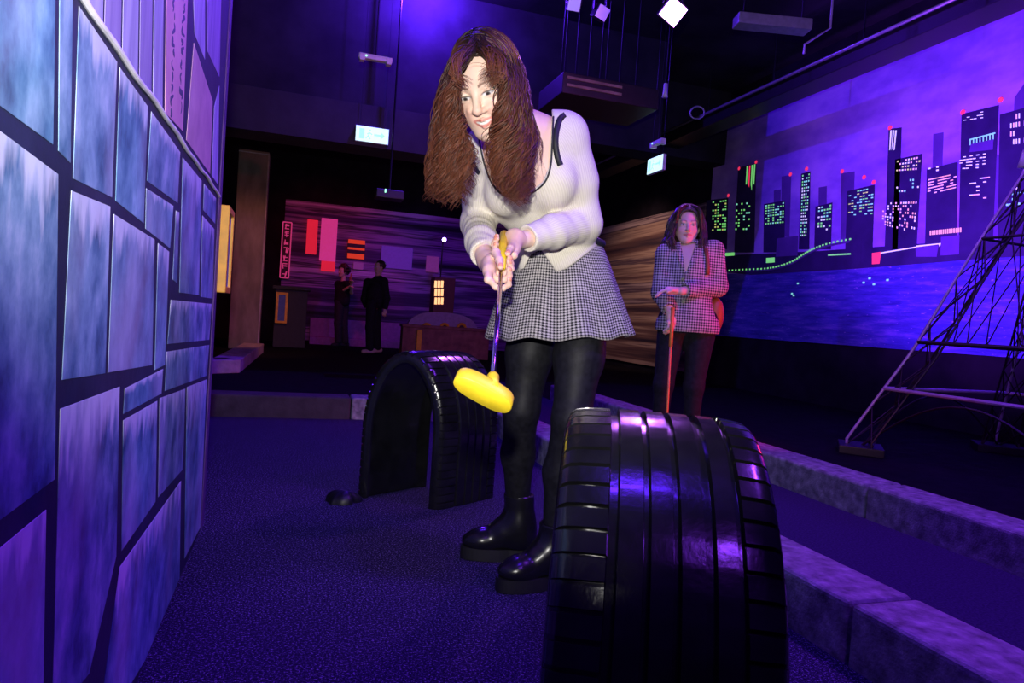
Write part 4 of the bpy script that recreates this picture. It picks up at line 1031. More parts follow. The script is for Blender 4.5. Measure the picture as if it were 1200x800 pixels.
# --- tights
v = Vol(*bounds([hipR, anR, hipL, anL, hipC], .16), .0065)
for a_, b_, c_ in ((hipR, knR, anR), (hipL, knL, anL)):
    cm = b_*.55+c_*.45+np.array([.0, .02, 0]); v.chain([a_, a_*.5+b_*.5, b_, cm, c_], [.088, .075, .056, .054, .038], .03)
v.cap(hipR, hipL, .09, .09, .04); V, F = v.nets(); mesh('tights', V, F, MAT['tights'], golfer, True)
# --- boots
def boot(toe, heel, an, nm):
    toe = np.array([*toe[:2], 0]); heel = np.array([*heel[:2], 0]); d = unit(toe-heel); sd = np.array([-d[1], d[0], 0]); up = np.array([0, 0, 1.]); L = np.linalg.norm(toe-heel)
    v = Vol(*bounds([toe, heel, an+up*.09], .09), .005)
    v.cap(heel+d*.055+up*.085, toe-d*.075+up*.062, .046, .043, .03); v.ell(toe-d*.062+up*.058, (.062, .046, .032), np.stack([d, sd, up], 1), .03)
    v.cap(heel+d*.07+up*.09, heel+d*.11+up*.10, .045, .05, .03)
    top = an+up*.055; v.chain([heel+d*.062+up*.08, heel*.0+np.array([*(heel+d*.062)[:2], .13])*.6+np.array([*an[:2], .13])*.4, top], [.046, .049, .052], .03)
    v.cut(lambda p: p[..., 2]-.036, .004); v.cut(lambda p: (top[2]-.002)-p[..., 2], .004)
    V, F = v.nets(); b = mesh('boot', V, F, MAT['boot'], golfer, True)
    out = []
    for t in np.linspace(0, 2*math.pi, 40, endpoint=False):
        c_, s_ = math.cos(t), math.sin(t); x_ = L/2*(1.02)*math.copysign(abs(c_)**.75, c_); w_ = .050 if c_ > 0 else .043
        w_ *= 1-.12*math.exp(-((x_+.02)/.04)**2); out.append(toe*.5+heel*.5+d*x_+sd*w_*math.copysign(abs(s_)**.75, s_))
    m = MB().prism([p+up*.002 for p in out], up*.040); s = m.obj('sole', MAT['sole'], b)
    s.data.transform(Matrix.Identity(4))
    return b
def sole_fix(b):     # sub-parts sit in the same base frame as their boot
    pass
t1_, h1_ = onfloor(551, 652), np.array([*anR[:2], 0]); d_ = unit(t1_-h1_); boot(h1_+d_*.185, h1_-d_*.075, anR, 'r')
t2_, h2_ = onfloor(581, 692), np.array([*anL[:2], 0]); d_ = unit(t2_-h2_); boot(h2_+d_*.185, h2_-d_*.075, anL, 'l')
# --- skirt: flared loft with soft folds
NA, NZ = 220, 34
ww = P(655, 284, 2.13); hx = P(655, 395, 2.20); hm = np.array([hx[0], hx[1], hx[2]]); V = []; UV = []
sr = unit(np.array([cR[0], cR[1], 0])); sf = np.array([-sr[1], sr[0], 0])                   # sf away from the lens
zt, zbm = ww[2], CH-.045
for i in range(NZ):
    t = i/(NZ-1); ax_ = ww*(1-t)+np.array([hm[0], hm[1], 0])*t; fl = t**.85
    rx_ = .132+(.232-.132)*fl; ry_ = .10+(.19-.10)*fl
    for j in range(NA):
        a = 2*math.pi*j/NA; fold = 1+fl*t*(.045*math.sin(9*a+.7)+.03*math.sin(14*a+2.1)+.02*math.sin(5*a))
        z = zt+(zbm-zt)*t+(.020*math.cos(a-.2))*t+.006*t*math.sin(9*a+.7)
        V.append(np.array([ax_[0], ax_[1], z])+sr*rx_*fold*math.cos(a)+sf*ry_*fold*math.sin(a)); UV.append((a*.19, (1-t)*.33))
F = [(i*NA+j, (i+1)*NA+j, (i+1)*NA+(j+1) % NA, i*NA+(j+1) % NA) for i in range(NZ-1) for j in range(NA)]
UV = np.array(UV); sk = mesh('skirt', V, F, MAT['houndstooth'], golfer, True, None, UV)
# fix the UV seam
me = sk.data; l = me.uv_layers[0].data
for p_ in me.polygons:
    us = [l[k].uv[0] for k in p_.loop_indices]
    if max(us)-min(us) > .5:
        for k in p_.loop_indices:
            if l[k].uv[0] < .5: l[k].uv[0] += 2*math.pi*.19
sol = sk.modifiers.new('thickness', 'SOLIDIFY'); sol.thickness = .003; sol.offset = 0
m = MB(); a_ = np.linspace(0, 2*math.pi, 49); V = []
MB().tube([np.array([ww[0], ww[1], zt+.004])+sr*.134*math.cos(t)+sf*.102*math.sin(t) for t in a_], .012, 8, False).obj('waistband', MAT['black_trim'], golfer, True)
# --- cardigan
v = Vol(*bounds([shL, elL, wrL, shR, elR, wrR, waist, chest, neckB]+bu, .14), .0045)
v.ell(chest, (.152, .104, .13), TB, .05); v.ell(ribs, (.136, .100, .12), TB, .05); v.ell(waist+tz*.01, (.128, .098, .10), TB, .05)
v.cap(shL-tx*.03, shR+tx*.03, .060, .060, .05); v.cap(neckB+ty*.02, chest, .07, .10, .04)
v.ell(waist*.6+hipC*.4, (.182, .152, .095), None, .04)
for b_ in bu: v.ell(b_, (.072, .070, .074), TB, .028)
v.chain([shL, shL*.5+elL*.5, elL], [.064, .060, .053], .035); v.chain([elL, elL*.5+wrL*.5, wrL], [.053, .047, .0335], .02)
v.chain([shR, shR*.5+elR*.5, elR], [.062, .056, .050], .035); v.chain([elR, elR*.45+wrR*.55, wrR], [.050, .044, .034], .02)
neck_poly = [(540, 60), (562, 150), (564, 168), (569, 192), (578, 214), (590, 226), (606, 229), (622, 224), (636, 213), (643, 196), (645, 170), (646, 150), (647, 136), (640, 60)]
def ncut(p):
    x, y, d = pixs(p.reshape(-1, 3)); s = poly_sd(x, y, neck_poly)*d/FPX
    return np.maximum(s, d-2.02).reshape(p.shape[:-1])
v.cut(ncut, .004)
nb_ = unit(hc-neckB); v.cap(neckB, neckB+nb_*.16, .062, .10, .006, 'd')
hem_poly = [(590, 500), (592, 300), (604, 318), (614, 315), (622, 298), (634, 292), (652, 319), (664, 315), (700, 288), (730, 270), (760, 500)]
def hcut(p):
    x, y, d = pixs(p.reshape(-1, 3)); s = poly_sd(x, y, hem_poly)*d/FPX
    return np.maximum(s, 2.0-d).reshape(p.shape[:-1])
v.cut(hcut, .004)
v.cap(wrL+unit(wrL-elL)*.006, wrL+unit(wrL-elL)*.08, .05, .05, .003, 'd'); v.cap(wrR+unit(wrR-elR)*.006, wrR+unit(wrR-elR)*.08, .05, .05, .003, 'd')
V, F = v.nets()
# soft sleeve wrinkles
def wrinkle(V, a, b, amp, wl_):
    d = unit(b-a); t = (V-a)@d; L = np.linalg.norm(b-a); rel = V-a-t[:, None]*d; rr = np.linalg.norm(rel, axis=1)
    m_ = np.exp(-((rr-.05)/.03)**2)*np.clip(t/.03, 0, 1)*np.clip((L-t)/.03, 0, 1)
    ang_ = np.arctan2(rel@unit(np.cross(d, [0, 0, 1.])), rel[:, 2]); return V+(rel/(rr[:, None]+1e-6))*(amp*m_*np.sin(2*math.pi*t/wl_+1.3*np.sin(ang_*2)))[:, None]
V = wrinkle(V, elL, wrL, .0009, .047); V = wrinkle(V, elR, wrR, .0010, .041); V = wrinkle(V, shR, elR, .0015, .053); V = wrinkle(V, shL, elL, .0010, .07)
segs = [(shL, elL, .055), (elL, wrL, .045), (shR, elR, .055), (elR, wrR, .045), (chest+tz*.06, waist-tz*.1, .13)]      # rib direction follows sleeves and body
best = np.full(len(V), 1e9); UVk = np.zeros((len(V), 2))
for a_, b_, r_ in segs:
    d = unit(b_-a_); L = np.linalg.norm(b_-a_); t = (V-a_)@d; tcl = np.clip(t, 0, L); rel = V-a_-tcl[:, None]*d; dist = np.linalg.norm(rel, axis=1)-r_
    bk = unit(cF-d*(cF@d)); sd_ = np.cross(d, bk); an_ = np.arctan2(rel@sd_, -(rel@bk)); m_ = dist < best
    best[m_] = dist[m_]; UVk[m_] = np.stack([an_*r_, t], 1)[m_]
card = mesh('cardigan', V, F, MAT['knit'], golfer, True, None, UVk)
bvh = BVHTree.FromPolygons([Vector(x) for x in V], [tuple(int(i) for i in f) for f in F])
def drop(x, y, lift=.002, lim=2.4):
    r_ = ray(x, y); u = unit(r_); hit = bvh.ray_cast(Vector(EYE), Vector(u))
    if hit[0] is None: return None
    return np.array(hit[0])-u*lift
def on_cloth(pxl, nsub=10):
    cv = catmull([(x, y, 0) for x, y in pxl], nsub); out = [drop(c_[0], c_[1]) for c_ in cv]; out = [o for o in out if o is not None]
    o = np.array(out); k = np.array([1, 2, 3, 2, 1.])/9
    if len(o) > 7: q = np.pad(o, ((2, 2), (0, 0)), 'edge'); o = sum(q[i:i+len(o)]*k[i] for i in range(5))
    return o
pts = on_cloth([(561, 160), (563, 172), (568, 194), (576.5, 215), (589, 228), (606, 231), (623, 226), (638, 214), (645, 196), (647, 170), (648, 148), (648.5, 136)])
MB().tube(pts, .0026, 6).obj('neck_piping', MAT['black_trim'], card, True)
pts = on_cloth([(663, 134), (656, 140), (652, 154), (651, 168), (653, 182), (657, 194)])
T_ = np.gradient(pts, axis=0); m = MB()
for s_ in range(len(pts)-1):
    pass
wid = np.array([unit(np.cross(T_[i], unit(pts[i]-EYE))) for i in range(len(pts))])*.0085; outw = np.array([unit(EYE-p) for p in pts])*.004
Vs = np.concatenate([pts-wid, pts+wid, pts-wid+outw, pts+wid+outw]); k = len(pts); Fs = []
for i in range(k-1): Fs += [(2*k+i, 3*k+i, 3*k+i+1, 2*k+i+1), (i, i+1, k+i+1, k+i), (i, 2*k+i, 2*k+i+1, i+1), (k+i, k+i+1, 3*k+i+1, 3*k+i)]
mesh('shoulder_strap', Vs, Fs, MAT['black_trim'], golfer, True)
pts = on_cloth([(553, 188), (556, 194), (559, 200), (562, 203)])
if len(pts) > 3: MB().tube(pts, .006, 6).obj('shoulder_strap', MAT['black_trim'], golfer, True)
# --- hair
Vc = Vol(np.array([-.13, -.16, -.16]), np.array([.13, .13, .17]), .004)
Vc.ell((0, -.020, .036), (.079, .102, .093)).ell((0, -.055, -.03), (.08, .055, .10), k=.05)
Vc.cut(lambda p: np.maximum(.02-p[..., 1], p[..., 2]-.086+.2*np.abs(p[..., 0])), .015)
Vc.cut(lambda p: np.maximum(-.045-p[..., 1], p[..., 2]+.055), .015)
V0, F0 = Vc.nets(); V0 = hc+V0@HF.T
g = np.random.default_rng(21)
def hl(x, y, z): return hc+HF@np.array([x, y, z])
def G(*q): return [P(*a) for a in q]
top_l = [hl(.012, .040, .128), hl(.010, .005, .140), hl(.008, -.04, .138), hl(.004, -.085, .110)]
curtR = [   # screen-left curtain, guides ordered front/inner -> back/outer
 G((556, 62, 1.625), (538, 84, 1.61), (530, 112, 1.625), (536, 146, 1.66), (547, 178, 1.69), (552, 214, 1.71)),
 G((556, 52, 1.635), (537, 80, 1.625), (530, 116, 1.64), (533, 158, 1.665), (545, 200, 1.69), (546, 240, 1.71)),
 G((558, 45, 1.66), (532, 78, 1.65), (522, 120, 1.66), (521, 170, 1.68), (532, 220, 1.70), (538, 252, 1.71)),
 G((562, 40, 1.70), (530, 76, 1.69), (519, 122, 1.69), (515, 178, 1.70), (519, 222, 1.71), (522, 244, 1.72)),
 G((566, 37, 1.75), (533, 70, 1.75), (518, 124, 1.74), (511, 184, 1.73), (509, 224, 1.74), (513, 240, 1.745))]
curtL = [
 G((561, 60, 1.62), (580, 80, 1.600), (588, 104, 1.605), (583, 138, 1.62), (576, 165, 1.655), (580, 200, 1.67), (590, 232, 1.69)),
 G((562, 52, 1.63), (588, 78, 1.62), (598, 108, 1.625), (594, 146, 1.64), (588, 180, 1.665), (590, 216, 1.68), (598, 248, 1.70)),
 G((565, 44, 1.66), (595, 74, 1.66), (604, 112, 1.66), (606, 156, 1.67), (602, 194, 1.685), (604, 226, 1.70), (606, 254, 1.72)),
 G((569, 39, 1.70), (600, 68, 1.71), (611, 112, 1.71), (615, 158, 1.715), (610, 200, 1.72), (608, 232, 1.73), (608, 246, 1.74)),
 G((573, 37, 1.75), (602, 64, 1.77), (613, 110, 1.77), (616, 152, 1.775), (616, 190, 1.775), (612, 216, 1.775), (610, 226, 1.78))]
def curtain(guides, nst, rad, seed):
    g = np.random.default_rng(seed); cv = [catmull(q, 8) for q in guides]; mlen = min(len(c) for c in cv); cv = np.array([c[:mlen] for c in cv]); out, rd = [], []
    clump = g.uniform(0, 1, 24); cph = g.uniform(0, 6.28, 24); camp = g.uniform(.6, 1.3, 24); clen = g.uniform(.84, 1.0, 24)
    for i in range(nst):
        k = g.integers(24); u = (clump[k]+g.normal(0, .016)) if i % 10 < 7 else g.uniform(0, 1); u = min(.999, max(0, u))*(len(cv)-1); a = int(u); fr = u-a
        b = min(a+1, len(cv)-1); c = cv[a]*(1-fr)+cv[b]*fr; t = np.linspace(0, 1, len(c))
        c = c+(cmid[k]-c)*(.0+.45*t**1.5)[:, None] if False else c; L_ = clen[k]*g.uniform(.84, 1.0); c = np.stack([np.interp(np.clip(t*L_, 0, 1), t, c[:, j]) for j in range(3)], 1)
        ph = cph[k]+g.normal(0, .25); A_ = camp[k]*(.003+.019*t**.9); w1 = np.sin(t*(15+4*t)+ph)*A_; w2 = np.cos(t*(14+4*t)+ph*1.3)*A_
        jit = np.array([g.normal(0, .0032), g.normal(0, .005), g.normal(0, .002)])
        off = cR*(w1+jit[0]*np.clip(t*2.5, .3, 1.4))[:, None]+cF*(w2+jit[1])[:, None]+cU*(jit[2])
        out.append(c+off); rd.append(rad*g.uniform(.6, 1.25))
    return out, rd
cs, rd = [], []
for q, sd_ in ((curtR, 3), (curtL, 4)):
    o, r_ = curtain(q, 760, .0018, sd_); cs += o; rd += r_
# crown strands lying on the cap from the parting to both sides and back
def scalp(th, ph): return hl(.081*math.sin(th)*math.cos(ph), -.020+.104*math.sin(th)*math.sin(ph), .036+.096*math.cos(th))
for i in range(900):
    yy = g.uniform(-.105, .062); kq = math.sqrt(max(.02, 1-((yy+.02)/.106)**2)); s_ = g.choice([-1, 1]); a1 = g.uniform(1.5, 2.0); lift = g.normal(.002, .002); pts = []
    for t in np.linspace(0, 1, 10):
        a = .02+a1*t; pts.append(hl(s_*(.081*kq+lift)*math.sin(a), yy-.012*t+.004*math.sin(6*t+i), .036+(.095*kq+lift)*math.cos(a)))
    cs.append(np.array(pts)); rd.append(.0022*g.uniform(.7, 1.3))
for i in range(520):
    ph = g.uniform(-math.pi*1.12, math.pi*.12) if True else 0
    th0 = g.uniform(.02, .45); th1 = g.uniform(1.35, 1.9)
    if -.3 < math.sin(ph) and math.sin(ph) > .75: continue
    k_ = 9; jl = g.normal(0, .0025)
    pts = [scalp(th0+(th1-th0)*t, ph+.10*math.sin(5*t+i))+HF@np.array([0, 0, jl*.3])+unit(scalp(th0+(th1-th0)*t, ph)-hl(0, -.02, .04))*(.003+jl) for t in np.linspace(0, 1, k_)]
    cs.append(np.array(pts)); rd.append(.0022*g.uniform(.7, 1.3))
# curly fringe either side of the forehead
for (sx_, ex_, cx_, nn) in (((556, 50), (540, 99), (534, 76), 75), ((563, 50), (579, 99), (587, 76), 110), ((561, 52), (571, 92), (577, 70), 45)):
    for i in range(nn):
        a_ = P(sx_[0]+g.normal(0, 3), sx_[1]+g.normal(0, 4), 1.635); m_ = P(cx_[0]+g.normal(0, 3.2), cx_[1]+g.normal(0, 5), 1.585+g.normal(0, .005)); e_ = P(ex_[0]+g.normal(0, 4.5), ex_[1]+g.normal(0, 5), 1.578+g.normal(0, .006))
        c = catmull([a_, m_, e_], 8); t = np.linspace(0, 1, len(c)); ph = g.uniform(0, 1.2); s_ = 1 if ex_[0] > 560 else -1
        curl = .0085*np.clip(t-.45, 0, 1)*2
        c = c+cR*(s_*-1*curl*np.sin(t*13+ph))[:, None]+cU*(curl*np.cos(t*13+ph))[:, None]
        cs.append(c); rd.append(.0016*g.uniform(.6, 1.2))
# stray ends over the shoulder
for i in range(14):
    c = catmull(G((618, 118, 1.76), (626+g.uniform(-4, 6), 150, 1.78), (628+g.uniform(-4, 8), 175+g.uniform(-10, 10), 1.79), (630+g.uniform(-6, 9), 200+g.uniform(-10, 15), 1.80)), 8)
    t = np.linspace(0, 1, len(c)); cs.append(c+cR*(.006*np.sin(t*14+i)*t)[:, None]); rd.append(.0009)
V1, F1, C1 = strand_mesh(cs, rd, 4, ((.010, .004, .005), (.135, .041, .018)))  # shade of the crown under the grazing flash is put into the root colour
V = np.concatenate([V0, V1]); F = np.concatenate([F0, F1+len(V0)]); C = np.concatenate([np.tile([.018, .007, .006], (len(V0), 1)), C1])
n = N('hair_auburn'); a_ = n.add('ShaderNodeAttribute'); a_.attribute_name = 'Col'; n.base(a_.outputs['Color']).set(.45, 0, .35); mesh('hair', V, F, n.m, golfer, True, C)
# --- putter held in both hands: a thing of its own
n = N('putter_steel'); n.base((.75, .68, .80)).set(.18, 1.0, .5); MAT['putter_steel'] = n.m
pu = thing('golf_putter', 'mini-golf putter with chunky yellow head and yellow grip held in both hands', 'putter', gB)
MB().tube([sh(-.03), sh(-.025), sh(.27), sh(.275)], [.008, .0115, .0105, .008], 14).obj('grip', MAT['yellow_rubber'], pu, True)
MB().tube([sh(.27), sh(1.0)], .0056, 12).obj('shaft', MAT['putter_steel'], pu, True)
hp0, hp1 = P(534.5, 439, 1.285), P(600, 474.5, 1.30); hd = unit(hp1-hp0); hl_ = np.linalg.norm(hp1-hp0)/2; hcn = (hp0+hp1)/2
hy = unit(np.cross(hd, gD)); hz = np.cross(hd, hy); hz = hz if hz@gD < 0 else -hz
m = MB(); out = []
for t in np.linspace(0, 2*math.pi, 44, endpoint=False):
    c_, s_ = math.cos(t), math.sin(t); out.append((hl_*math.copysign(abs(c_)**.55, c_), .0215*math.copysign(abs(s_)**.8, s_)*(1-.10*c_*c_)))
zq = [(-.019, .90), (-.0165, 1.0), (.012, 1.0), (.0165, .93), (.018, .80)]; V = []; NO = len(out)
for z_, k_ in zq: V += [hcn+hd*x_*(1-(1-k_)*.35)+hy*y_*k_+hz*z_ for x_, y_ in out]
F = [(i*NO+j, i*NO+(j+1) % NO, (i+1)*NO+(j+1) % NO, (i+1)*NO+j) for i in range(len(zq)-1) for j in range(NO)]+[tuple(range(NO-1, -1, -1)), tuple((len(zq)-1)*NO+j for j in range(NO))]
ho = mesh('head', V, F, MAT['yellow_rubber'], pu, True)
try: ho.data.set_sharp_from_angle(angle=R(50))
except Exception: pass
MB().tube([gB+gD*.012, gB-gD*.012, gB-gD*.028, gB-gD*.036], [.015, .0125, .0125, .009], 14).obj('hosel', MAT['yellow_rubber'], pu, True)

# ------------------------------------------------------------------ onlookers
def check_mat(name, c0, c1, per):
    n = N(name); v = n.coord(); s_ = n.add('ShaderNodeSeparateXYZ'); n.link(v, s_.inputs[0])
    f_ = lambda o: n.math('GREATER_THAN', n.math('FRACT', n.math('DIVIDE', o, per)), .5)
    k = n.math('MULTIPLY', n.math('ADD', f_(n.math('ADD', s_.outputs[0], n.math('MULTIPLY', s_.outputs[1], -.5))), f_(s_.outputs[2])), .5)
    n.base(n.ramp(k, [(.0, c1), (.4, c1), (.5, tuple((x+y)/2.4 for x, y in zip(c0, c1))), (.9, c0)])).set(.85, 0, .15); return n.m
MAT['jacket_check'] = check_mat('jacket_check', (.03, .03, .045), (.55, .52, .55), .017)
MAT['hair_dark'] = hair_mat('hair_dark', (.012, .008, .008), (.06, .028, .022), .4)
MAT['dark_cloth'] = cloth('dark_cloth', [(.3, (.010, .010, .013)), (.7, (.020, .020, .025))], 40, .9)
MAT['grey_cloth'] = cloth('grey_cloth', [(.3, (.020, .022, .026)), (.7, (.04, .042, .05))], 40, .9)
MAT['brown_leather'] = plain('brown_leather', (.30, .09, .03), .5); MAT['pale_shoe'] = plain('pale_shoe', (.55, .42, .42), .6)
MAT['orange_shaft'] = plain('orange_shaft', (.75, .25, .05), .45)
def frame_facing(c, yaw_deg, pitch=0, roll=0):
    y_ = unit(np.array([*(EYE-c)[:2], 0])); x_ = np.cross(y_, [0, 0, 1.]); return np.stack([x_, y_, [0, 0, 1.]], 1)@Rz(R(yaw_deg))@Rx(R(pitch))@Ry(R(roll))
# --- woman in the checked jacket
D = 4.42
q = lambda x, y, d=0: P(x, y, D+d)
wf_ = onfloor(803, 530); base = q(806, 300); base[2] = 0
w2 = thing('person', 'woman in checked blazer standing with an orange stick before the murals', 'person', base)
hd2 = q(805, 265); FR = frame_facing(hd2, 6, -3)
parts = [head_chunk(FR, hd2, .004, q(808, 292, .01), .046, False, skin=SKIN*.95)]
sR, sL, cC, hC = q(781, 298), q(836, 294), q(808, 315), q(806, 375)
eR, hR_ = q(775, 343, -.02), q(786, 366, -.16); eL, hL_ = q(841, 336, -.03), q(798, 341, -.20)
v = Vol(*bounds([sR, sL, cC, hC, eR, hR_, eL, hL_], .12), .009); up = np.array([0, 0, 1.])
v.cap(q(808, 292, .01), cC, .05, .08, .04); v.ell(cC, (.14, .09, .16), FR, .05); v.cap(cC, hC+up*.04, .11, .10, .05); v.cap(sR, sL, .045, .045, .04)
v.chain([sR, eR, hR_], [.045, .038, .026], .02); v.chain([sL, eL, hL_], [.045, .038, .026], .02)
V, F = v.nets(); parts.append((V, F, SKIN*.95))
fR, fL = base+FR@np.array([-.10, .02, .03]), base+FR@np.array([.10, .0, .03]); kR, kL = base+FR@np.array([-.095, .03, .47]), base+FR@np.array([.095, .03, .47])
v = Vol(*bounds([fR, fL, hC], .14), .010); v.chain([hC-FR[:, 0]*.09, kR, fR+up*.06], [.085, .055, .038], .03); v.chain([hC+FR[:, 0]*.09, kL, fL+up*.06], [.085, .055, .038], .03); V, F = v.nets(); parts.append((V, F, SKIN*.8))
def small_hand(c, d, side, h_=.0035, curl=.35, skin=SKIN, held=None):
    """palm with four fingers and a thumb, pointing along d"""
    d = unit(d); s_ = unit(np.cross(d, up)+1e-6)*side; n_ = np.cross(s_, d); v = Vol(c-.13, c+.13, h_)
    v.cap(c-d*.03, c+d*.03, .024, .026, .01); v.cap(c+d*.035-s_*.028, c+d*.035+s_*.028, .014, .013, .012)
    for i in range(4):
        o_ = c+d*.045+s_*(-.028+.0187*i); L_ = [.062, .070, .066, .052][i]; pts = [o_]; dr = d.copy()
        for k in range(3): dr = unit(dr-n_*curl*(k+1)*.55); pts.append(pts[-1]+dr*L_*.38)
        v.chain(pts, [.0095, .0088, .008, .0068], .004)
    v.chain([c-s_*.02-d*.01, c-s_*.042+d*.018, c-s_*.045+d*.045-n_*.012], [.013, .0105, .0082], .006); V, F = v.nets(); return V, F, skin
parts.append(small_hand(hR_+np.array([0, 0, -.03]), np.array([.1, -.2, -1]), 1, curl=.7)); parts.append(small_hand(hL_+FR[:, 0]*.045, FR[:, 0]+FR[:, 1]*.1-up*.05, 1, curl=.35))
V, F, C = join(parts); mesh('body', V, F, MAT['skin'], w2, True, C)
v = Vol(*bounds([sR, sL, cC, hC, eR, hR_, eL, hL_], .22), .0085)
v.ell(cC, (.17, .115, .19), FR, .05); v.cap(cC-up*.04, hC, .13, .16, .05); v.ell(hC-up*.05, (.205, .15, .15), FR, .05); v.cap(sR, sL, .062, .062, .05)
v.chain([sR, eR, hR_], [.07, .062, .046], .025); v.chain([sL, eL, hL_], [.07, .062, .046], .025)
zh = q(805, 389)[2]; v.cut(lambda p: p[..., 2]-zh, .006); v.cut(lambda p: np.maximum(poly_sd(*pixs(p.reshape(-1, 3))[:2], [(797, 285), (800, 296), (803.5, 321), (811, 300), (816, 284)]).reshape(p.shape[:-1])*D/FPX, pixs(p)[2]-D-.0), .004)
for w_, e_ in ((hR_, eR), (hL_, eL)): v.cap(w_+unit(w_-e_)*.012, w_+unit(w_-e_)*.11, .06, .06, .004, 'd')
V, F = v.nets(); jk = mesh('blazer', V, F, MAT['jacket_check'], w2, True)
bv2 = BVHTree.FromPolygons([Vector(x) for x in V], [tuple(int(i) for i in f) for f in F])
def drop2(x, y, l_=.004):
    u = unit(ray(x, y)); hit = bv2.ray_cast(Vector(EYE), Vector(u)); return np.array(hit[0])-u*l_ if hit[0] is not None else q(x, y, -.15)
for side_ in ([(799, 292), (801, 304), (803.5, 322), (797, 308), (794, 296)], [(815, 289), (811, 303), (804.5, 323), (815, 308), (820, 294)]):
    pl_ = [drop2(*a_, .005) for a_ in side_]; MB().prism(pl_, unit(EYE-pl_[0])*.008).obj('lapel', MAT['jacket_check'], jk)
for yy in (327, 353): c = drop2(800+(.5 if yy > 340 else 0), yy); MB().tube([c, c+unit(EYE-c)*.008], .011, 10).obj('button', MAT['black_plastic'], jk)
MB().tube([drop2(*a_, .012) for a_ in ((827, 291), (829, 302), (829.5, 314), (829, 322))], .012, 6).obj('bag_strap', MAT['brown_leather'], w2, True)
v = Vol(*bounds([cC], .2), .008); v.ell(cC-up*.01+FR[:, 1]*.008, (.125, .104, .13), FR, .03); V, F = v.nets(); mesh('dark_top', V, F, MAT['dark_cloth'], w2, True)
v = Vol(*bounds([fR, fL, hC], .16), .009)
v.chain([hC-FR[:, 0]*.09-up*.02, kR, fR+up*.07], [.10, .062, .045], .03); v.chain([hC+FR[:, 0]*.09-up*.02, kL, fL+up*.07], [.10, .062, .045], .03); v.cap(hC-FR[:, 0]*.07, hC+FR[:, 0]*.07, .105, .105, .04); V, F = v.nets(); mesh('tights', V, F, MAT['dark_cloth'], w2, True)
for f_ in (fR, fL):
    v = Vol(*bounds([f_], .22), .008); v.cap(f_-FR[:, 1]*.05+up*.015, f_+FR[:, 1]*.13, .042, .036, .02); v.cap(f_-FR[:, 1]*.02, f_+up*.14, .045, .055, .03); v.cut(lambda p: p[..., 2]-.0, .002); V, F = v.nets(); mesh('boot', V, F, MAT['boot'], w2, True)
bg_ = q(838, 370, .02)
bagm = thing('shoulder_bag', 'brown leather shoulder bag at the hip of the woman in the checked blazer', 'bag', bg_-up*.13)
v = Vol(bg_-.25, bg_+.25, .008); v.ell(bg_, (.055, .05, .12), FR, .02); V, F = v.nets(); mesh('pouch', V, F, MAT['brown_leather'], bagm, True)
MB().tube([bg_+up*.10, q(836, 345, .02)], .010, 6).obj('strap', MAT['brown_leather'], bagm, True)
# wavy hair
g = np.random.default_rng(5); cs, rd = [], []
def h2(x, y, z): return hd2+FR@np.array([x, y, z])
for i in range(620):
    s_ = g.choice([-1, 1]); ph = g.uniform(0, 1); fy = .072-.16*ph; sx_ = .078+.03*math.sin(ph*3)
    pts = [h2(s_*.012, .05-.10*ph, .125-.02*ph), h2(s_*.062, fy+.01, .095), h2(s_*sx_, fy, .02), h2(s_*(sx_+.012), fy+.005, -.06), h2(s_*(sx_+.01+g.normal(0, .012)), fy+.02, -.13), h2(s_*(sx_-.005+g.normal(0, .016)), fy+.035, -.175+g.normal(0, .02))]
    c = catmull(pts, 5); t = np.linspace(0, 1, len(c)); ph_ = g.uniform(0, 6)
    cs.append(c+FR[:, 0]*(.010*t*np.sin(t*16+ph_))[:, None]+FR[:, 1]*(.010*t*np.cos(t*14+ph_))[:, None]+g.normal(0, .004, 3)); rd.append(.0048*g.uniform(.7, 1.3))
for i in range(160):
    s_ = g.choice([-1, 1]); yy = g.uniform(-.09, .075); kq = math.sqrt(max(.05, 1-((yy+.02)/.112)**2)); pts = [h2(s_*.092*kq*math.sin(a), yy, .046+.098*kq*math.cos(a)) for a in np.linspace(.02, 1.75, 9)]
    cs.append(np.array(pts)); rd.append(.0055)
Vc = Vol(np.array([-.13, -.16, -.16]), np.array([.13, .13, .17]), .007); Vc.ell((0, -.022, .042), (.088, .104, .095)).ell((0, -.05, -.05), (.085, .06, .12), k=.05)
Vc.cut(lambda p: np.maximum(.02-p[..., 1], p[..., 2]-.082), .02); V0, F0 = Vc.nets(); V0 = hd2+V0@FR.T
V1, F1 = strand_mesh(cs, rd, 4); mesh('hair', np.concatenate([V0, V1]), np.concatenate([F0, F1+len(V0)]), MAT['hair_dark'], w2, True)
tip = onfloor(779, 534); st = thing('golf_putter', 'thin orange putter leaned on by the woman in the checked blazer', 'putter', (tip[0], tip[1], 0)); gtop = hR_+np.array([.0, -.02, .03]); tip = np.array([gtop[0]-.035, gtop[1]-.10, 0])
st.location = tuple(tip)
MB().tube([gtop, gtop*.75+tip*.25], .012, 10).obj('grip', MAT['orange_shaft'], st, True); MB().tube([gtop*.75+tip*.25, tip+up*.03], .008, 8).obj('shaft', MAT['orange_shaft'], st, True)
MB().obox(tip+up*.02+np.array([.03, 0, 0]), ((1, 0, 0), (0, 1, 0), (0, 0, 1)), (.06, .02, .018), .006).obj('head', MAT['orange_shaft'], st)
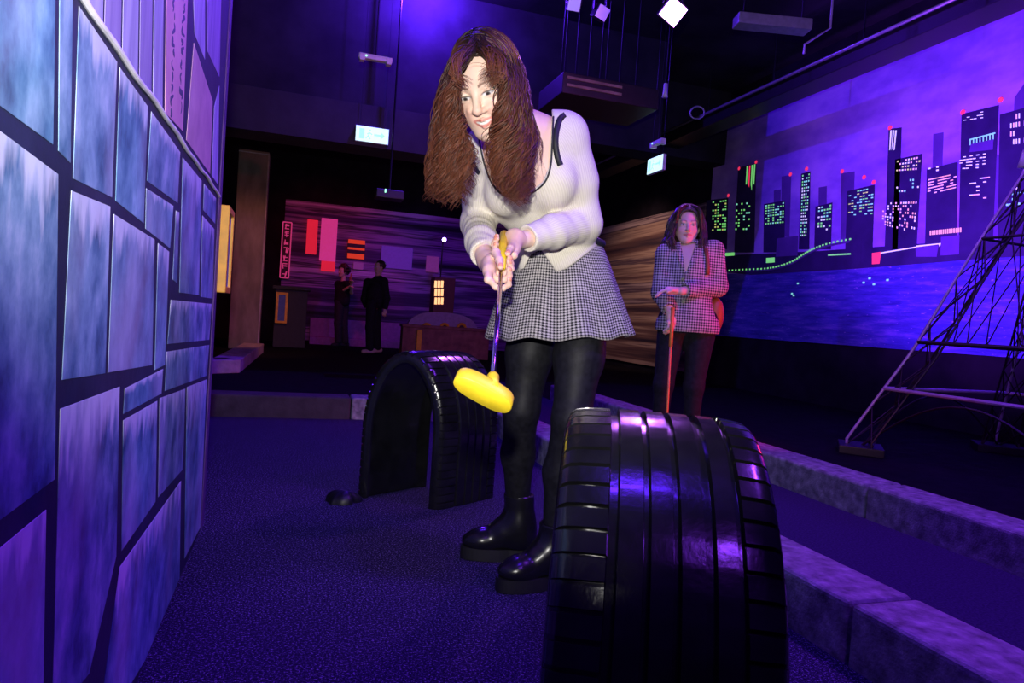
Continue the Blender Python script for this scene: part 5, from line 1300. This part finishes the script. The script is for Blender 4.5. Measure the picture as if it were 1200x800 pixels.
# --- far couple
def far_person(label, D, feet_px, head_px, sh_, arms, face_yaw, top, legs, shoe, hair_r, hair_mat_, hood=False):
    q = lambda x, y, d=0: P(x, y, D+d)
    base = (onfloor(*feet_px[0])+onfloor(*feet_px[1]))/2; base[2] = 0; D = pix(base)[2]; q = lambda x, y, d=0: P(x, y, D+d)
    r = thing('person', label, 'person', base); hd_ = q(*head_px); FR = frame_facing(hd_, face_yaw, -3)
    s0, s1 = q(*sh_[0]), q(*sh_[1]); cC = (s0+s1)/2-up*.17; hC = (base*.0+np.array([(s0+s1)[0]/2, (s0+s1)[1]/2, .92]))
    parts = [head_chunk(FR, hd_, .006, (s0+s1)/2+up*.02, .05, False, skin=SKIN*.85)]
    v = Vol(*bounds([s0, s1, hC]+[q(*a) for ar in arms for a in ar], .14), .012); v.cap(cC, hC, .11, .11, .05); v.cap(s0, s1, .05, .05, .05)
    for s_, ar in zip((s0, s1), arms): v.chain([s_]+[q(*a) for a in ar], [.045, .036, .028], .02)
    fs = [np.array([*onfloor(*f)[:2], .05]) for f in feet_px]; hx = [hC+(f-(fs[0]+fs[1])/2)*np.array([.7, .7, 0]) for f in fs]
    V, F = v.nets(); parts.append((V, F, SKIN*.8))
    v = Vol(*bounds([hC]+fs, .15), .014)
    for h_, f in zip(hx, fs): v.chain([h_, (h_+f)/2+FR[:, 1]*.02, f+up*.05], [.08, .055, .04], .03)
    V, F = v.nets(); parts.append((V, F, SKIN*.7))
    for s_, ar in zip((s0, s1), arms): a, b = q(*ar[0]), q(*ar[1]); parts.append(small_hand(b+unit(b-a)*.04, b-a, 1, .006, .6, SKIN*.85))
    V, F, C = join(parts); mesh('body', V, F, MAT['skin'], r, True, C)
    v = Vol(*bounds([s0, s1, hC]+[q(*a) for ar in arms for a in ar], .22), .011); v.cap(cC, hC+up*.04, .155, .165, .05); v.cap(s0, s1, .075, .075, .05)
    for s_, ar in zip((s0, s1), arms):
        e_, w_ = q(*ar[0]), q(*ar[1])
        if hood: v.chain([s_, e_, w_], [.08, .068, .05], .03)
        else: v.chain([s_, s_*.45+e_*.55], [.07, .06], .03)
    if hood: v.ell((s0+s1)/2+up*.07-FR[:, 1]*.05, (.11, .09, .07), FR, .04)
    v.cut(lambda p: p[..., 2]-.84, .01); V, F = v.nets(); mesh('top', V, F, top, r, True)
    v = Vol(*bounds([hC]+fs, .2), .011)
    for h_, f in zip(hx, fs): v.chain([h_, (h_+f)/2+FR[:, 1]*.02, f+up*.06], [.105, .08, .075], .03)
    V, F = v.nets(); mesh('trousers', V, F, legs, r, True)
    for f in fs:
        v = Vol(*bounds([f], .24), .010); v.cap(f-FR[:, 1]*.06-up*.005, f+FR[:, 1]*.13-up*.01, .046, .038, .02); v.cut(lambda p: p[..., 2]-.0, .002); V, F = v.nets(); mesh('shoe', V, F, shoe, r, True)
    v = Vol(hd_-.3, hd_+.3, .009); v.ell(hd_+FR@np.array([0, -.03, .045]), np.array([.09, .105, .09])*hair_r, FR, .02)
    if hair_r > 1.1:
        gg = np.random.default_rng(2)
        for i in range(70):
            a, b = gg.uniform(0, 6.28), gg.uniform(-.7, 1.3); v.ell(hd_+FR@np.array([.115*math.cos(a)*math.cos(b), -.03+.10*math.sin(a)*math.cos(b), .03+.12*math.sin(b)]), gg.uniform(.022, .036), None, .01)
    v.cut(lambda p: np.maximum(.03-((p-hd_)@FR)[..., 1], ((p-hd_)@FR)[..., 2]-.085), .01); V, F = v.nets(); mesh('hair', V, F, hair_mat_, r, True); return r
far_person('man in black hoodie and dark trousers with pale pink shoes at the far end', 12.8, [(433, 414), (442, 413)], (444.5, 313), [(431, 331, .05), (450, 330, -.05)], [[(427, 350, .1), (432, 366, .05)], [(453, 350, 0), (451, 362, -.12)]], -62, MAT['dark_cloth'], MAT['dark_cloth'], MAT['pale_shoe'], 1.0, MAT['hair_dark'], True)
far_person('woman with big curly hair in dark clothes raising a drink beside the far man', 14.2, [(396, 406), (404, 406)], (402, 318), [(396, 333, .1), (408, 333, -.1)], [[(396, 344, 0), (408, 337, -.2)], [(412, 343, -.1), (412, 333, -.25)]], -55, MAT['dark_cloth'], MAT['grey_cloth'], MAT['grey_cloth'], 1.15, MAT['hair_dark'])
c = P(411, 327, 13.95); tag(MB().tube([c-up*.09, c-up*.088, c+up*.04, c+up*.06, c+up*.12], [.02, .03, .03, .013, .012], 12).obj('drink_bottle', MAT['brown_leather'], None, True), 'small brown bottle raised to the mouth of the curly-haired woman', 'bottle')
